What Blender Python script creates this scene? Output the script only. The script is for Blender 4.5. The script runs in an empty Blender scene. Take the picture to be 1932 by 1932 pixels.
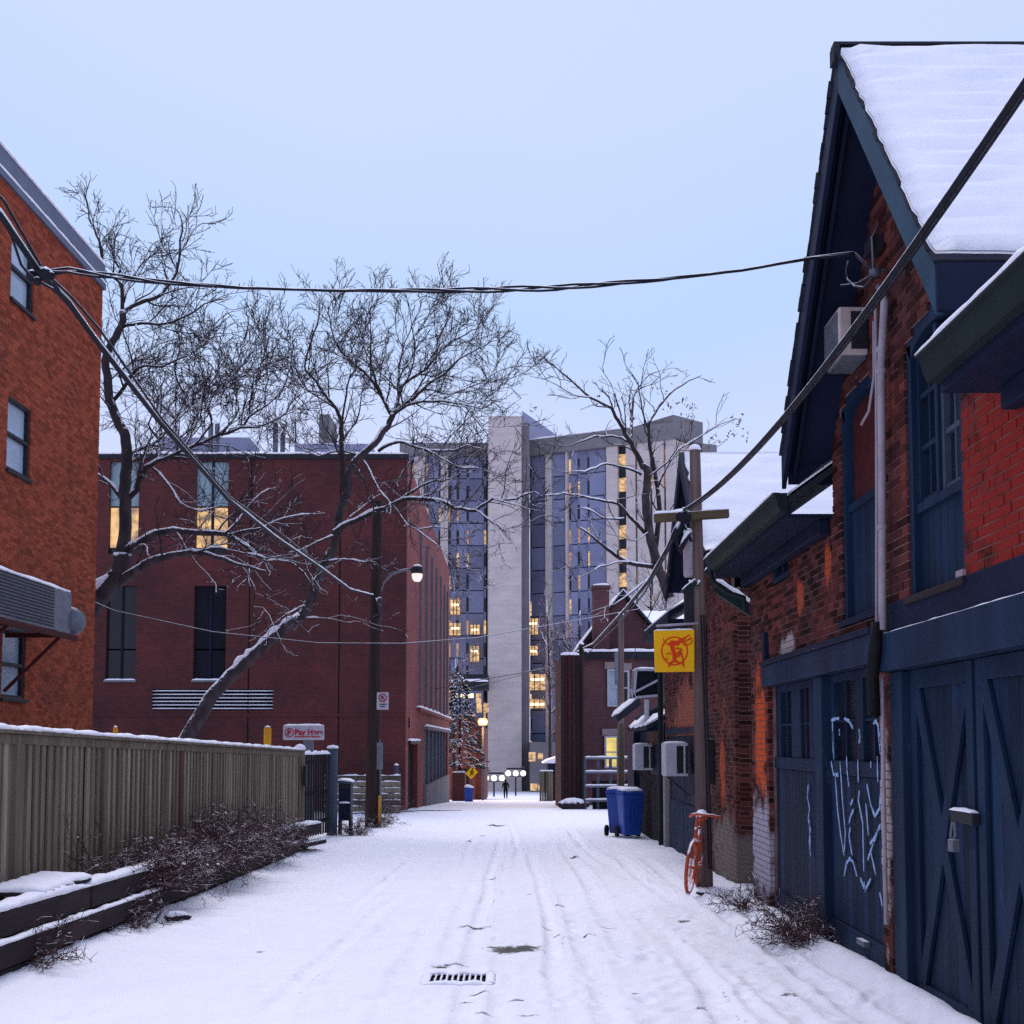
import bpy, math, random
import numpy as np
from mathutils import Vector, Matrix
random.seed(7); np.random.seed(7)
S = bpy.context.scene
col = bpy.data.collections.new('scene'); S.collection.children.link(col)

# ------------------------------------------------------------------ camera
FPX, PXX, HOR, CAMH, PIT = 2300.0, 970.0, 1400.0, 1.7, math.radians(4)
PYY = HOR - FPX*math.tan(PIT)
cam = bpy.data.cameras.new('camera'); cam_o = bpy.data.objects.new('camera', cam); col.objects.link(cam_o)
cam.sensor_width = 36; cam.lens = 36*FPX/1932
cam.shift_x = -(PXX-966)/1932; cam.shift_y = (PYY-966)/1932
cam.clip_start = .1; cam.clip_end = 3000
cam_o.location = (0, 0, CAMH); cam_o.rotation_euler = (math.pi/2+PIT, 0, 0)
S.camera = cam_o
# ------------------------------------------------------------------ sky, sun, exposure
W = bpy.data.worlds.new('World'); S.world = W; W.use_nodes = True
nt = W.node_tree; nt.nodes.clear()
SUN_EL, SUN_AZ = math.radians(58), math.radians(-10)
n_out = nt.nodes.new('ShaderNodeOutputWorld'); n_bg = nt.nodes.new('ShaderNodeBackground')
n_sky = nt.nodes.new('ShaderNodeTexSky'); n_sky.sky_type = 'NISHITA'; n_sky.sun_disc = False
n_sky.sun_elevation = SUN_EL; n_sky.sun_rotation = SUN_AZ; n_sky.dust_density = 3.0; n_sky.air_density = 1.2
n_sc = nt.nodes.new('ShaderNodeVectorMath'); n_sc.operation = 'SCALE'; n_sc.inputs[3].default_value = 0.07
nt.links.new(n_sky.outputs[0], n_sc.inputs[0])
n_tc = nt.nodes.new('ShaderNodeTexCoord'); n_sp = nt.nodes.new('ShaderNodeSeparateXYZ')
n_ns = nt.nodes.new('ShaderNodeTexNoise'); n_ns.inputs['Scale'].default_value = 1.6; n_ns.inputs['Detail'].default_value = 2
n_ma = nt.nodes.new('ShaderNodeMath'); n_ma.operation = 'MULTIPLY_ADD'; n_ma.inputs[1].default_value = .30
n_rp = nt.nodes.new('ShaderNodeValToRGB'); cr = n_rp.color_ramp
cr.elements[0].position = .05; cr.elements[0].color = (.80, .745, .96, 1)
cr.elements[1].position = 1; cr.elements[1].color = (.56, .66, .98, 1)
e = cr.elements.new(.30); e.color = (.70, .715, .98, 1)
e = cr.elements.new(.52); e.color = (.48, .645, .97, 1)
e = cr.elements.new(.68); e.color = (.56, .675, .98, 1)
nt.links.new(n_tc.outputs['Generated'], n_sp.inputs[0]); nt.links.new(n_tc.outputs['Generated'], n_ns.inputs['Vector'])
nt.links.new(n_ns.outputs[0], n_ma.inputs[0]); nt.links.new(n_sp.outputs[2], n_ma.inputs[2])
nt.links.new(n_ma.outputs[0], n_rp.inputs[0])
n_mx = nt.nodes.new('ShaderNodeMixRGB'); n_mx.inputs[0].default_value = .9
nt.links.new(n_sc.outputs[0], n_mx.inputs[1]); nt.links.new(n_rp.outputs[0], n_mx.inputs[2])
nt.links.new(n_mx.outputs[0], n_bg.inputs[0]); n_bg.inputs[1].default_value = 1.04
nt.links.new(n_bg.outputs[0], n_out.inputs[0])
sun = bpy.data.lights.new('sun', 'SUN'); sun.energy = 1.5; sun.angle = math.radians(28); sun.color = (1, .93, .94)
sun_o = bpy.data.objects.new('sun', sun); col.objects.link(sun_o)
sd = Vector((math.sin(SUN_AZ)*math.cos(SUN_EL), math.cos(SUN_AZ)*math.cos(SUN_EL), math.sin(SUN_EL)))
sun_o.rotation_euler = sd.to_track_quat('Z', 'Y').to_euler()
S.view_settings.view_transform = 'Standard'; S.view_settings.look = 'None'
S.cycles.max_bounces = 5; S.cycles.diffuse_bounces = 3; S.cycles.glossy_bounces = 2
S.cycles.use_denoising = False
S.view_settings.exposure = 0.10; S.view_settings.gamma = 1.0

# ------------------------------------------------------------------ helpers
_c, _s = math.cos(PIT), math.sin(PIT)
def ray(x, y):
    a = (x-PXX)/FPX; b = (PYY-y)/FPX
    return Vector((a, _c-b*_s, _s+b*_c))
def at(x, y, D):                       # the point seen at photo position x, y that stands at depth D
    r = ray(x, y); return Vector((0, 0, CAMH)) + r*(D/r.y)
def onx(x, y, X):                      # the same on a wall that runs along the lane
    r = ray(x, y); return Vector((0, 0, CAMH)) + r*(X/r.x)
def c2(x, y): return ((1850+x/3.22)/1.267, (600+y/3.22)/1.267)
def c3(x, y): return ((1700+x/2.583)/1.267, (1150+y/2.583)/1.267)
def c4(x, y): return ((1700+x/2.583)/1.267, (1750+y/2.583)/1.267)
def c8(x, y): return ((1300+x/2.415)/1.267, (1350+y/2.415)/1.267)
def c6(x, y): return ((1050+x/2.76)/1.267, (950+y/2.76)/1.267)
_GY = [-60, 0, 10, 29, 45, 58, 75, 90, 115, 140, 165, 260, 2000]
_GZ = [1.05, 0, -.175, -.50, -.82, -1.25, -1.95, -2.57, -3.6, -4.35, -5.0, -5.5, -5.5]
_gd = np.arange(-60, 2000, 1.0); _gv = np.interp(_gd, _GY, _GZ)
_k = np.ones(13)/13; _gv = np.convolve(np.pad(_gv, 6, mode='edge'), _k, 'valid')
def gz(y): return float(np.interp(y, _gd, _gv))

class MB:
    def __init__(s): s.v = []; s.f = []; s.r = []
    def add(s, vs, fs, rnd=.5):
        b = len(s.v); s.v.extend(tuple(q) for q in vs); s.f.extend([tuple(b+i for i in q) for q in fs]); s.r.extend([rnd]*len(fs)); return s
    def box(s, x0, x1, y0, y1, z0, z1, rnd=.5):
        return s.add([(x0,y0,z0),(x1,y0,z0),(x1,y1,z0),(x0,y1,z0),(x0,y0,z1),(x1,y0,z1),(x1,y1,z1),(x0,y1,z1)],
              [(0,3,2,1),(4,5,6,7),(0,1,5,4),(1,2,6,5),(2,3,7,6),(3,0,4,7)], rnd)
    def obox(s, o, a, b, c, rnd=.5):               # corner o and three edge vectors (right-handed)
        o, a, b, c = map(Vector, (o, a, b, c))
        if a.cross(b).dot(c) < 0: a, b = b, a
        return s.add([o,o+a,o+a+b,o+b,o+c,o+a+c,o+a+b+c,o+b+c],
              [(0,3,2,1),(4,5,6,7),(0,1,5,4),(1,2,6,5),(2,3,7,6),(3,0,4,7)], rnd)
    def beam(s, p, q, w, h, up=(0,0,1), rnd=.5):   # bar from p to q, w across, h along up
        p, q = Vector(p), Vector(q); d = q-p; u = Vector(up); sd_ = d.cross(u).normalized(); u = sd_.cross(d).normalized()
        return s.obox(p-sd_*w/2-u*h/2, d, u*h, sd_*w, rnd)
    def tube(s, pts, r, n=8, cap=True, rnd=.5):
        pts = [Vector(p) for p in pts]; m = len(pts)
        if not hasattr(r, '__len__'): r = [r]*m
        t0 = (pts[1]-pts[0]).normalized(); a = t0.orthogonal().normalized(); vs = []
        for i, p in enumerate(pts):
            t = (pts[min(i+1, m-1)]-pts[max(i-1, 0)]);
            if t.length < 1e-9: t = t0
            t = t.normalized(); a = (a - t*a.dot(t));
            a = a.normalized() if a.length > 1e-6 else t.orthogonal().normalized()
            b = t.cross(a)
            for k in range(n):
                g = 2*math.pi*k/n; vs.append(p + a*(math.cos(g)*r[i]) + b*(math.sin(g)*r[i]))
        fs = [(i*n+k, i*n+(k+1)%n, (i+1)*n+(k+1)%n, (i+1)*n+k) for i in range(m-1) for k in range(n)]
        if cap: fs += [tuple(range(n-1, -1, -1)), tuple((m-1)*n+k for k in range(n))]
        return s.add(vs, fs, rnd)
    def prism(s, poly, ext, rnd=.5):               # planar polygon swept along ext
        poly = [Vector(p) for p in poly]; e_ = Vector(ext); n = len(poly)
        nrm = Vector((0,0,0))
        for i in range(n): nrm += poly[i].cross(poly[(i+1) % n])
        if nrm.dot(e_) > 0: poly = poly[::-1]
        vs = poly + [p+e_ for p in poly]
        fs = [tuple(range(n)), tuple(range(2*n-1, n-1, -1))] + [((i+1)%n, i, n+i, n+(i+1)%n) for i in range(n)]
        return s.add(vs, fs, rnd)
    def lathe(s, prof, n=16, o=(0,0,0), axis='Z', rnd=.5):   # prof: (radius, height)
        o = Vector(o); vs = []
        for r, h in prof:
            for k in range(n):
                g = 2*math.pi*k/n; x, y = r*math.cos(g), r*math.sin(g)
                vs.append(o + (Vector((x, y, h)) if axis == 'Z' else Vector((h, x, y)) if axis == 'X' else Vector((y, h, x))))
        m = len(prof); fs = [(i*n+k, i*n+(k+1)%n, (i+1)*n+(k+1)%n, (i+1)*n+k) for i in range(m-1) for k in range(n)]
        fs += [tuple(range(n-1, -1, -1)), tuple((m-1)*n+k for k in range(n))]
        return s.add(vs, fs, rnd)
    def mesh(s, name, mat, smooth=False):
        me = bpy.data.meshes.new(name); me.from_pydata(s.v, [], s.f)
        if mat: me.materials.append(mat)
        at_ = me.attributes.new('rnd', 'FLOAT', 'FACE'); at_.data.foreach_set('value', s.r)
        if smooth: me.polygons.foreach_set('use_smooth', [True]*len(me.polygons))
        me.update(); return me
    def build(s, name, mat, parent=None, smooth=False, bevel=0, kind=None, label=None):
        return link(name, s.mesh(name, mat, smooth), parent, bevel, kind, label)

ORIGIN = {}
def link(name, me, parent=None, bevel=0, kind=None, label=None, loc=None):
    o = bpy.data.objects.new(name, me); col.objects.link(o)
    if parent is not None:
        o.parent = parent; L = ORIGIN.get(parent.name, Vector((0,0,0))); o.matrix_parent_inverse = Matrix.Translation(-L)
    if loc is not None: o.location = loc
    if parent is not None or loc is not None: ORIGIN[o.name] = Vector(loc) if loc is not None else Vector((0,0,0))
    if bevel:
        m = o.modifiers.new('bevel', 'BEVEL'); m.width = bevel; m.segments = 2; m.limit_method = 'ANGLE'
    if kind: o['kind'] = kind
    if label: o['label'] = label
    return o
def thing(name, label, cat, loc, group=None):
    o = bpy.data.objects.new(name, None); col.objects.link(o); o.empty_display_size = .2
    o.location = loc; ORIGIN[o.name] = Vector(loc); tag(o, label, cat, group); return o
def tag(o, label, cat, group=None):
    o['label'] = label; o['category'] = cat
    if group: o['group'] = group
    return o
def structure(o): o['kind'] = 'structure'; return o

# ------------------------------------------------------------------ materials
def srgb(r, g, b):
    f = lambda c: (c/12.92 if c <= .04045 else ((c+.055)/1.055)**2.4)
    return (.78*f(r/255), .78*f(g/255), .78*f(b/255), 1)
def newmat(name):
    m = bpy.data.materials.new(name); m.use_nodes = True; t = m.node_tree; t.nodes.clear()
    o = t.nodes.new('ShaderNodeOutputMaterial'); b = t.nodes.new('ShaderNodeBsdfPrincipled'); t.links.new(b.outputs[0], o.inputs[0])
    return m, t, b
def N(t, typ, **kw):
    n = t.nodes.new('ShaderNode'+typ)
    for k, v in kw.items():
        if k.startswith('i_'): n.inputs[int(k[2:]) if k[2:].isdigit() else k[2:]].default_value = v
        else: setattr(n, k, v)
    return n
def noise(t, scale, detail=4, vec=None, rough=.55, stretch=None):
    n = N(t, 'TexNoise'); n.inputs['Scale'].default_value = scale; n.inputs['Detail'].default_value = detail; n.inputs['Roughness'].default_value = rough
    g = N(t, 'NewGeometry') if vec is None else None
    src = g.outputs['Position'] if g else vec
    if stretch:
        mp = N(t, 'Mapping'); mp.inputs['Scale'].default_value = stretch; t.links.new(src, mp.inputs[0]); src = mp.outputs[0]
    t.links.new(src, n.inputs['Vector']); return n.outputs['Fac']
def ramp(t, fac, stops):
    r = N(t, 'ValToRGB'); el = r.color_ramp.elements
    el[0].position, el[0].color = stops[0]; el[1].position, el[1].color = stops[-1]
    for p, c in stops[1:-1]: x = el.new(p); x.color = c
    t.links.new(fac, r.inputs[0]); return r.outputs[0]
def mixc(t, fac, a, b, mode='MIX'):
    m = N(t, 'MixRGB', blend_type=mode)
    for i, v in ((0, fac), (1, a), (2, b)):
        if hasattr(v, 'links'): t.links.new(v, m.inputs[i])
        else: m.inputs[i].default_value = v
    return m.outputs[0]
def mul(t, a, b, op='MULTIPLY', clamp=False):
    m = N(t, 'Math', operation=op, use_clamp=clamp)
    for i, v in ((0, a), (1, b)):
        if hasattr(v, 'links'): t.links.new(v, m.inputs[i])
        else: m.inputs[i].default_value = v
    return m.outputs[0]
def bump(t, b, h, strength, dist=.02):
    n = N(t, 'Bump'); n.inputs['Strength'].default_value = strength; n.inputs['Distance'].default_value = dist
    t.links.new(h, n.inputs['Height']); t.links.new(n.outputs[0], b.inputs['Normal'])
SNOWC = (.91, .90, .95, 1)
def snow_mask(t, amount, scale=9.0, patch=.25):       # snow lying on faces that look up
    g = N(t, 'NewGeometry'); sp = N(t, 'SeparateXYZ'); t.links.new(g.outputs['Normal'], sp.inputs[0])
    nz = noise(t, scale, 3)
    a = mul(t, mul(t, nz, -.5, 'ADD'), patch*2.0); z = mul(t, sp.outputs[2], a, 'ADD')
    r = N(t, 'MapRange'); r.inputs[1].default_value = 1-amount; r.inputs[2].default_value = min(1.0, 1-amount+.18)
    t.links.new(z, r.inputs[0]); return r.outputs[0]
def surf(name, c1_, c2_=None, scale=3, rough=.8, bmp=0, bscale=None, snow=0, rnd=0, stretch=None, spec=.12, patch=.25, metal=0, detail=5, wear=None):
    m, t, b = newmat(name); c2_ = c2_ or c1_
    n = noise(t, scale, detail, stretch=stretch); cc = mixc(t, ramp(t, n, [(.3, (0,0,0,1)), (.7, (1,1,1,1))]), c1_, c2_)
    if wear:                                       # scuffs, chips and streaks in old paint
        w1 = ramp(t, noise(t, 14, 6, rough=.7, stretch=(1, 1, .3)), [(.60, (0,0,0,1)), (.72, (.7,.7,.7,1))]); w2 = ramp(t, noise(t, 2.2, 5, stretch=(1, 1, .4)), [(.42, (0,0,0,1)), (.65, (1,1,1,1))])
        cc = mixc(t, mul(t, w1, w2), cc, wear); w3 = ramp(t, noise(t, 1.1, 5, stretch=(2, 2, .35)), [(.35, (.62,.62,.66,1)), (.65, (1.12,1.12,1.1,1))]); cc = mixc(t, 1.0, cc, w3, 'MULTIPLY')
    if rnd:
        a = N(t, 'Attribute', attribute_name='rnd'); k = mul(t, mul(t, a.outputs['Fac'], -.5, 'ADD'), rnd*2); k = mul(t, k, 1.0, 'ADD')
        cb = N(t, 'CombineColor'); [t.links.new(k, cb.inputs[i]) for i in range(3)]
        cc = mixc(t, 1.0, cc, cb.outputs[0], 'MULTIPLY')
    b.inputs['Roughness'].default_value = rough; b.inputs['Specular IOR Level'].default_value = spec; b.inputs['Metallic'].default_value = metal
    if snow:
        k = snow_mask(t, snow, patch=patch); cc = mixc(t, k, cc, SNOWC)
    t.links.new(cc, b.inputs['Base Color'])
    if bmp: bump(t, b, noise(t, bscale or scale*6, 4, stretch=stretch), bmp, .01)
    return m
def emit(name, c, strength, vary=0, scale=1.2):
    m, t, b = newmat(name); b.inputs['Base Color'].default_value = (.1, .1, .1, 1); b.inputs['Roughness'].default_value = .2
    if vary:
        n = noise(t, scale, 2, rough=.5, stretch=(1, 1, 1.6)); k = ramp(t, n, [(.32, tuple(q*(1-vary) for q in c[:3])+(1,)), (.62, c)])
        t.links.new(k, b.inputs['Emission Color'])
    else: b.inputs['Emission Color'].default_value = c
    b.inputs['Emission Strength'].default_value = strength; return m
def brickmat(name, stops, rnd=.5, patches=None, rough=.88, snow=0):   # bricks that are geometry: colour only
    m, t, b = newmat(name); n = noise(t, 1.1, 5)
    cc = ramp(t, n, stops); a = N(t, 'Attribute', attribute_name='rnd')
    k = mul(t, mul(t, mul(t, a.outputs['Fac'], -.5, 'ADD'), rnd*2), 1.0, 'ADD')
    cb = N(t, 'CombineColor'); [t.links.new(k, cb.inputs[i]) for i in range(3)]
    cc = mixc(t, 1.0, cc, cb.outputs[0], 'MULTIPLY')
    if patches:
        g = N(t, 'NewGeometry'); nn = noise(t, 4.0, 4)
        for (cx, cy, cz, rx, ry, rz, pc) in patches:       # worn render and paint left in patches
            mp = N(t, 'Mapping'); mp.vector_type = 'TEXTURE'; mp.inputs['Location'].default_value = (cx, cy, cz); mp.inputs['Scale'].default_value = (rx, ry, rz)
            t.links.new(g.outputs['Position'], mp.inputs[0]); ln = N(t, 'VectorMath', operation='LENGTH'); t.links.new(mp.outputs[0], ln.inputs[0])
            d = mul(t, ln.outputs['Value'], mul(t, nn, 1.6), 'ADD')
            r = N(t, 'MapRange'); r.inputs[1].default_value = 1.75; r.inputs[2].default_value = 1.42; r.inputs[3].default_value = 0; r.inputs[4].default_value = 1
            t.links.new(d, r.inputs[0]); cc = mixc(t, r.outputs[0], cc, pc)
    t.links.new(cc, b.inputs['Base Color']); b.inputs['Roughness'].default_value = rough; b.inputs['Specular IOR Level'].default_value = .08
    bump(t, b, noise(t, 60, 4), .5, .006); return m
def brickwall_mat(name, ca, cb_, cm, axis='X', rough=.85):             # bricks too far away to pick apart
    m, t, b = newmat(name); g = N(t, 'NewGeometry'); sp = N(t, 'SeparateXYZ'); t.links.new(g.outputs['Position'], sp.inputs[0])
    cx = N(t, 'CombineXYZ'); t.links.new(sp.outputs[0 if axis == 'X' else 1], cx.inputs[0]); t.links.new(sp.outputs[2], cx.inputs[1])
    br = N(t, 'TexBrick'); br.inputs['Scale'].default_value = 1.0; br.inputs['Brick Width'].default_value = .21; br.inputs['Row Height'].default_value = .0677
    br.inputs['Mortar Size'].default_value = .009; br.inputs['Color1'].default_value = ca; br.inputs['Color2'].default_value = cb_; br.inputs['Mortar'].default_value = cm
    t.links.new(cx.outputs[0], br.inputs['Vector']); n = noise(t, .5, 7, rough=.65)
    cc = mixc(t, 1.0, br.outputs[0], ramp(t, n, [(.34, (.55, .58, .66, 1)), (.66, (1.3, 1.18, 1.1, 1))]), 'MULTIPLY')
    t.links.new(cc, b.inputs['Base Color']); b.inputs['Roughness'].default_value = rough; bump(t, b, br.outputs[1], -.4, .01); return m
def glass(name, c=(.008, .010, .016, 1), rough=.12):
    m, t, b = newmat(name); n = noise(t, 1.5, 3); t.links.new(mixc(t, n, c, tuple(q*2 for q in c[:3])+(1,)), b.inputs['Base Color'])
    b.inputs['Roughness'].default_value = rough; b.inputs['Specular IOR Level'].default_value = .3; return m

def snowmat(name, bare=False):
    m, t, b = newmat(name)
    n1 = noise(t, 2.2, 5); cc = ramp(t, n1, [(.3, (.885, .865, .935, 1)), (.7, (.93, .915, .96, 1))])
    if bare:
        a = N(t, 'Attribute', attribute_name='bare'); nn = noise(t, 22, 4)
        r = N(t, 'MapRange'); r.inputs[1].default_value = .33; r.inputs[2].default_value = .80
        t.links.new(mul(t, a.outputs['Fac'], mul(t, mul(t, nn, -.5, 'ADD'), 1.5), 'ADD'), r.inputs[0])
        asp = ramp(t, noise(t, 40, 3), [(.35, (.035, .035, .03, 1)), (.65, (.12, .115, .10, 1))])
        cc = mixc(t, r.outputs[0], cc, asp)
        sp = noise(t, 26, 2, rough=.3); k = ramp(t, sp, [(.76, (0,0,0,1)), (.80, (1,1,1,1))])
        sp2 = noise(t, 1.3, 3); k2 = ramp(t, sp2, [(.52, (0,0,0,1)), (.66, (.6,.6,.6,1))])
        cc = mixc(t, mul(t, k, k2), cc, (.25, .24, .26, 1))
    t.links.new(cc, b.inputs['Base Color']); b.inputs['Roughness'].default_value = .75; b.inputs['Specular IOR Level'].default_value = .25
    h = mul(t, noise(t, 55, 4, rough=.65), mul(t, noise(t, 9, 4), 1.2), 'ADD'); bump(t, b, h, .38, .016); return m
M = {}
M['snow'] = snowmat('snow'); M['snow_ground'] = snowmat('snow_ground', True)
M['navy'] = surf('navy_paint', srgb(22, 40, 66), srgb(32, 56, 84), 2.0, .65, .25, 30, spec=.15, rnd=.45, stretch=(1, 1, .35), wear=srgb(86, 94, 108))
M['navy_dark'] = surf('dark_navy_paint', srgb(22, 28, 52), srgb(30, 40, 66), 2.0, .6, .2, 30)
M['teal'] = surf('blue_green_board', srgb(42, 66, 88), srgb(52, 82, 104), 2.5, .6, .3, 25, rnd=.2)
M['gutter'] = surf('dark_green_gutter', srgb(28, 40, 42), srgb(36, 50, 52), 3, .5, .2, 30)
M['brick_house'] = brickmat('old_red_brick', [(.28, srgb(62, 40, 42)), (.48, srgb(84, 46, 44)), (.66, srgb(104, 50, 44)), (.85, srgb(136, 58, 46))], .75,
    [(2.9, 6.0, 3.3, 1.0, 2.5, 1.2, srgb(148, 44, 38)), (2.9, 14.35, 1.75, .3, .42, .95, srgb(214, 92, 48)), (2.9, 14.4, .45, .4, .75, .75, srgb(178, 172, 186)),
     (2.9, 12.3, 3.2, .3, .2, .2, srgb(190, 86, 52)), (2.9, 11.2, 3.35, .3, .14, .24, srgb(196, 88, 50)), (2.9, 9.58, 1.0, .3, .16, .95, srgb(196, 178, 170)), (2.9, 12.9, 2.72, .2, .35, .14, srgb(186, 170, 170))])
M['mortar'] = surf('mortar', srgb(128, 94, 90), srgb(164, 134, 128), 3, .9, .3, 40)
M['brick_second'] = brickmat('brown_brick', [(.28, srgb(66, 42, 44)), (.5, srgb(90, 50, 48)), (.8, srgb(122, 60, 50))], .65,
    [(3.15, 22.0, 2.15, .4, 2.2, .8, srgb(172, 98, 78)), (3.15, 18.5, 1.2, .3, .25, .6, srgb(190, 84, 52)), (3.15, 18.2, .0, .6, 1.6, .75, srgb(130, 118, 112))])
M['mortar_pale'] = surf('pale_mortar', srgb(150, 120, 112), srgb(172, 148, 138), 3, .9, .3, 40)
M['brick_left'] = brickmat('orange_brick', [(.25, srgb(142, 72, 56)), (.5, srgb(158, 76, 55)), (.78, srgb(170, 85, 58))], .34)
M['mortar_left'] = surf('brown_mortar', srgb(160, 112, 92), srgb(180, 130, 106), 2, .9)
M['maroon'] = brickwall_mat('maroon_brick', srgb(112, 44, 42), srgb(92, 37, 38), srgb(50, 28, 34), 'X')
M['maroon_side'] = brickwall_mat('maroon_brick_lane_side', srgb(156, 62, 58), srgb(136, 54, 54), srgb(108, 54, 54), 'Y')  # same brick, the lane side's brighter light put into the colour
M['red_far'] = brickwall_mat('far_red_brick', srgb(106, 62, 68), srgb(90, 52, 60), srgb(120, 88, 92), 'X')
M['orange_far'] = brickwall_mat('far_orange_brick', srgb(150, 76, 58), srgb(134, 66, 52), srgb(110, 66, 56), 'X')
M['concrete'] = surf('board_marked_concrete', srgb(222, 208, 204), srgb(198, 186, 184), .35, .9, .3, 4, stretch=(1, 1, 2.5))
M['concrete_dark'] = surf('dark_concrete', srgb(142, 137, 140), srgb(124, 120, 126), .4, .9)
M['tower_panel'] = surf('grey_blue_panel', srgb(138, 142, 172), srgb(118, 124, 156), .25, .45, spec=.4, rnd=.25)
M['glass'] = glass('dark_glass'); M['glass_teal'] = glass('pale_sky_glass', (.16, .22, .25, 1), .15); M['glass_pale'] = glass('pale_glass', (.22, .27, .33, 1), .1)
M['lit'] = emit('lit_window', (1.0, .60, .22, 1), .85, .8, 1.6); M['lit_dim'] = emit('dim_lit_window', (1.0, .50, .22, 1), .5, .6, .9)
M['lit_strip'] = emit('ceiling_light', (1.0, .82, .5, 1), 2.6); M['globe'] = emit('lamp_globe', (1.0, .95, .84, 1), 2.6)
M['sodium'] = emit('sodium_lamp', (1.0, .45, .10, 1), 2.6)
M['bowl'] = emit('lamp_bowl', (1.0, .93, .88, 1), .85)
M['yellow_lit'] = emit('yellow_lit_blind', (.95, .72, .16, 1), .9, .35, 2)
M['bark'] = surf('bark', srgb(50, 42, 46), srgb(72, 62, 64), 6, .9, .6, 40, snow=.72, patch=.5)
M['bark_trunk'] = surf('trunk_bark', srgb(54, 46, 50), srgb(88, 78, 82), 5, .9, .8, 25, snow=.6, patch=.55, stretch=(1, 1, .5))
M['twig'] = surf('twig', srgb(54, 42, 48), srgb(68, 54, 60), 6, .9, snow=.42, patch=.7)
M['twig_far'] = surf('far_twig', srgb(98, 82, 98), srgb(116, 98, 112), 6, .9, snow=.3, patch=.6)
M['shrub'] = surf('shrub_twig', srgb(70, 50, 52), srgb(100, 74, 72), 8, .9, snow=.2, patch=.8)
M['leaf'] = surf('dead_leaf', srgb(112, 70, 48), srgb(84, 52, 42), 8, .8)
M['needle'] = surf('needles', srgb(44, 60, 58), srgb(60, 78, 74), 5, .9, snow=.5, patch=.8)
M['fence'] = surf('weathered_fence_wood', srgb(136, 124, 106), srgb(96, 86, 76), 3, .9, .5, 30, rnd=.8, stretch=(4, 4, .25))
M['fence_dark'] = surf('dark_stained_wood', srgb(52, 46, 50), srgb(40, 36, 42), 3, .9, .5, 30, rnd=.4, stretch=(4, 4, .25))
M['timber'] = surf('old_timber', srgb(66, 54, 56), srgb(44, 38, 42), 2.5, .9, .6, 18, stretch=(3, .4, 3), rnd=.3)
M['grey_post'] = surf('grey_painted_post', srgb(84, 94, 110), srgb(70, 80, 96), 3, .7, .2, 20, snow=.1)
M['pole'] = surf('old_pole_wood', srgb(136, 114, 110), srgb(92, 74, 72), 3, .9, .6, 20, stretch=(5, 5, .2), snow=.12)
M['pole_dark'] = surf('dark_pole_wood', srgb(72, 56, 54), srgb(52, 42, 42), 3, .9, .6, 20, stretch=(5, 5, .2), snow=.12)
M['arm_wood'] = surf('crossarm_wood', srgb(116, 102, 78), srgb(92, 78, 60), 4, .9, .5, 30, stretch=(.3, 5, 5), snow=.3)
M['cable'] = surf('black_cable', srgb(32, 32, 42), srgb(42, 42, 52), 20, .6, snow=.6, patch=.35)
M['wire'] = surf('snowy_wire', srgb(60, 56, 66), srgb(80, 76, 86), 20, .6, snow=.6, patch=.4)
M['pipe_white'] = surf('pale_painted_pipe', srgb(188, 176, 186), srgb(166, 152, 162), 6, .55, .2, 40)
M['metal_grey'] = surf('grey_metal', srgb(128, 132, 142), srgb(108, 112, 124), 6, .45, .1, 40, metal=.3, snow=.12)
M['metal_dark'] = surf('dark_metal', srgb(42, 42, 50), srgb(54, 54, 62), 6, .5, snow=.1)
M['flash'] = surf('grey_roof_flashing', srgb(112, 118, 138), srgb(92, 98, 120), 2, .5, .1, 20, snow=.2)
M['white'] = surf('white_painted_metal', srgb(206, 206, 216), srgb(188, 188, 200), 5, .5, .1, 40)
M['beige'] = surf('aged_beige_metal', srgb(214, 196, 190), srgb(190, 172, 170), 6, .6, .1, 40)
M['rust_red'] = surf('rusty_red_steel', srgb(92, 38, 40), srgb(70, 32, 36), 8, .7, .2, 40, snow=.1)
M['black'] = surf('black_rubber', srgb(26, 26, 30), srgb(34, 34, 38), 8, .7)
M['bin_blue'] = surf('blue_plastic', srgb(26, 66, 158), srgb(34, 78, 172), 4, .45, .1, 30, spec=.4, snow=.08)
M['orange'] = surf('orange_bicycle_paint', srgb(206, 92, 60), srgb(186, 82, 58), 8, .5, .1, 40, snow=.5, patch=.5)
M['sign_yellow'] = surf('yellow_sign_face', (.95, .50, .012, 1), (.92, .46, .010, 1), 3, .5)
M['sign_red'] = surf('red_sign_paint', (.78, .055, .014, 1), (.72, .05, .012, 1), 6, .5)
M['sign_white'] = surf('white_sign_face', srgb(206, 200, 210), srgb(188, 182, 196), 6, .5)
M['red_paint'] = surf('red_lettering', srgb(196, 44, 56), srgb(182, 40, 52), 6, .5)
M['dark_letter'] = surf('dark_lettering', srgb(60, 76, 78), srgb(52, 66, 70), 6, .6)
M['yellow'] = surf('yellow_bollard_paint', srgb(226, 158, 40), srgb(206, 140, 34), 4, .6, snow=.1)
M['louver'] = surf('louver_metal', srgb(56, 52, 70), srgb(64, 60, 78), 3, .5, snow=.45, patch=.3)
M['shingle'] = surf('dark_shingle', srgb(44, 46, 56), srgb(58, 60, 70), 6, .9, .5, 40, rnd=.3)
M['spray'] = surf('white_spray_paint', srgb(186, 206, 240), srgb(132, 168, 226), 20, .6)
M['coat'] = surf('black_coat', srgb(30, 26, 32), srgb(38, 33, 38), 6, .9)
M['stone'] = surf('pale_stone', srgb(172, 156, 156), srgb(150, 138, 142), 4, .85, .3, 30)
M['iron'] = surf('cast_iron', srgb(44, 42, 44), srgb(60, 58, 58), 12, .6, .3, 60)
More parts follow.
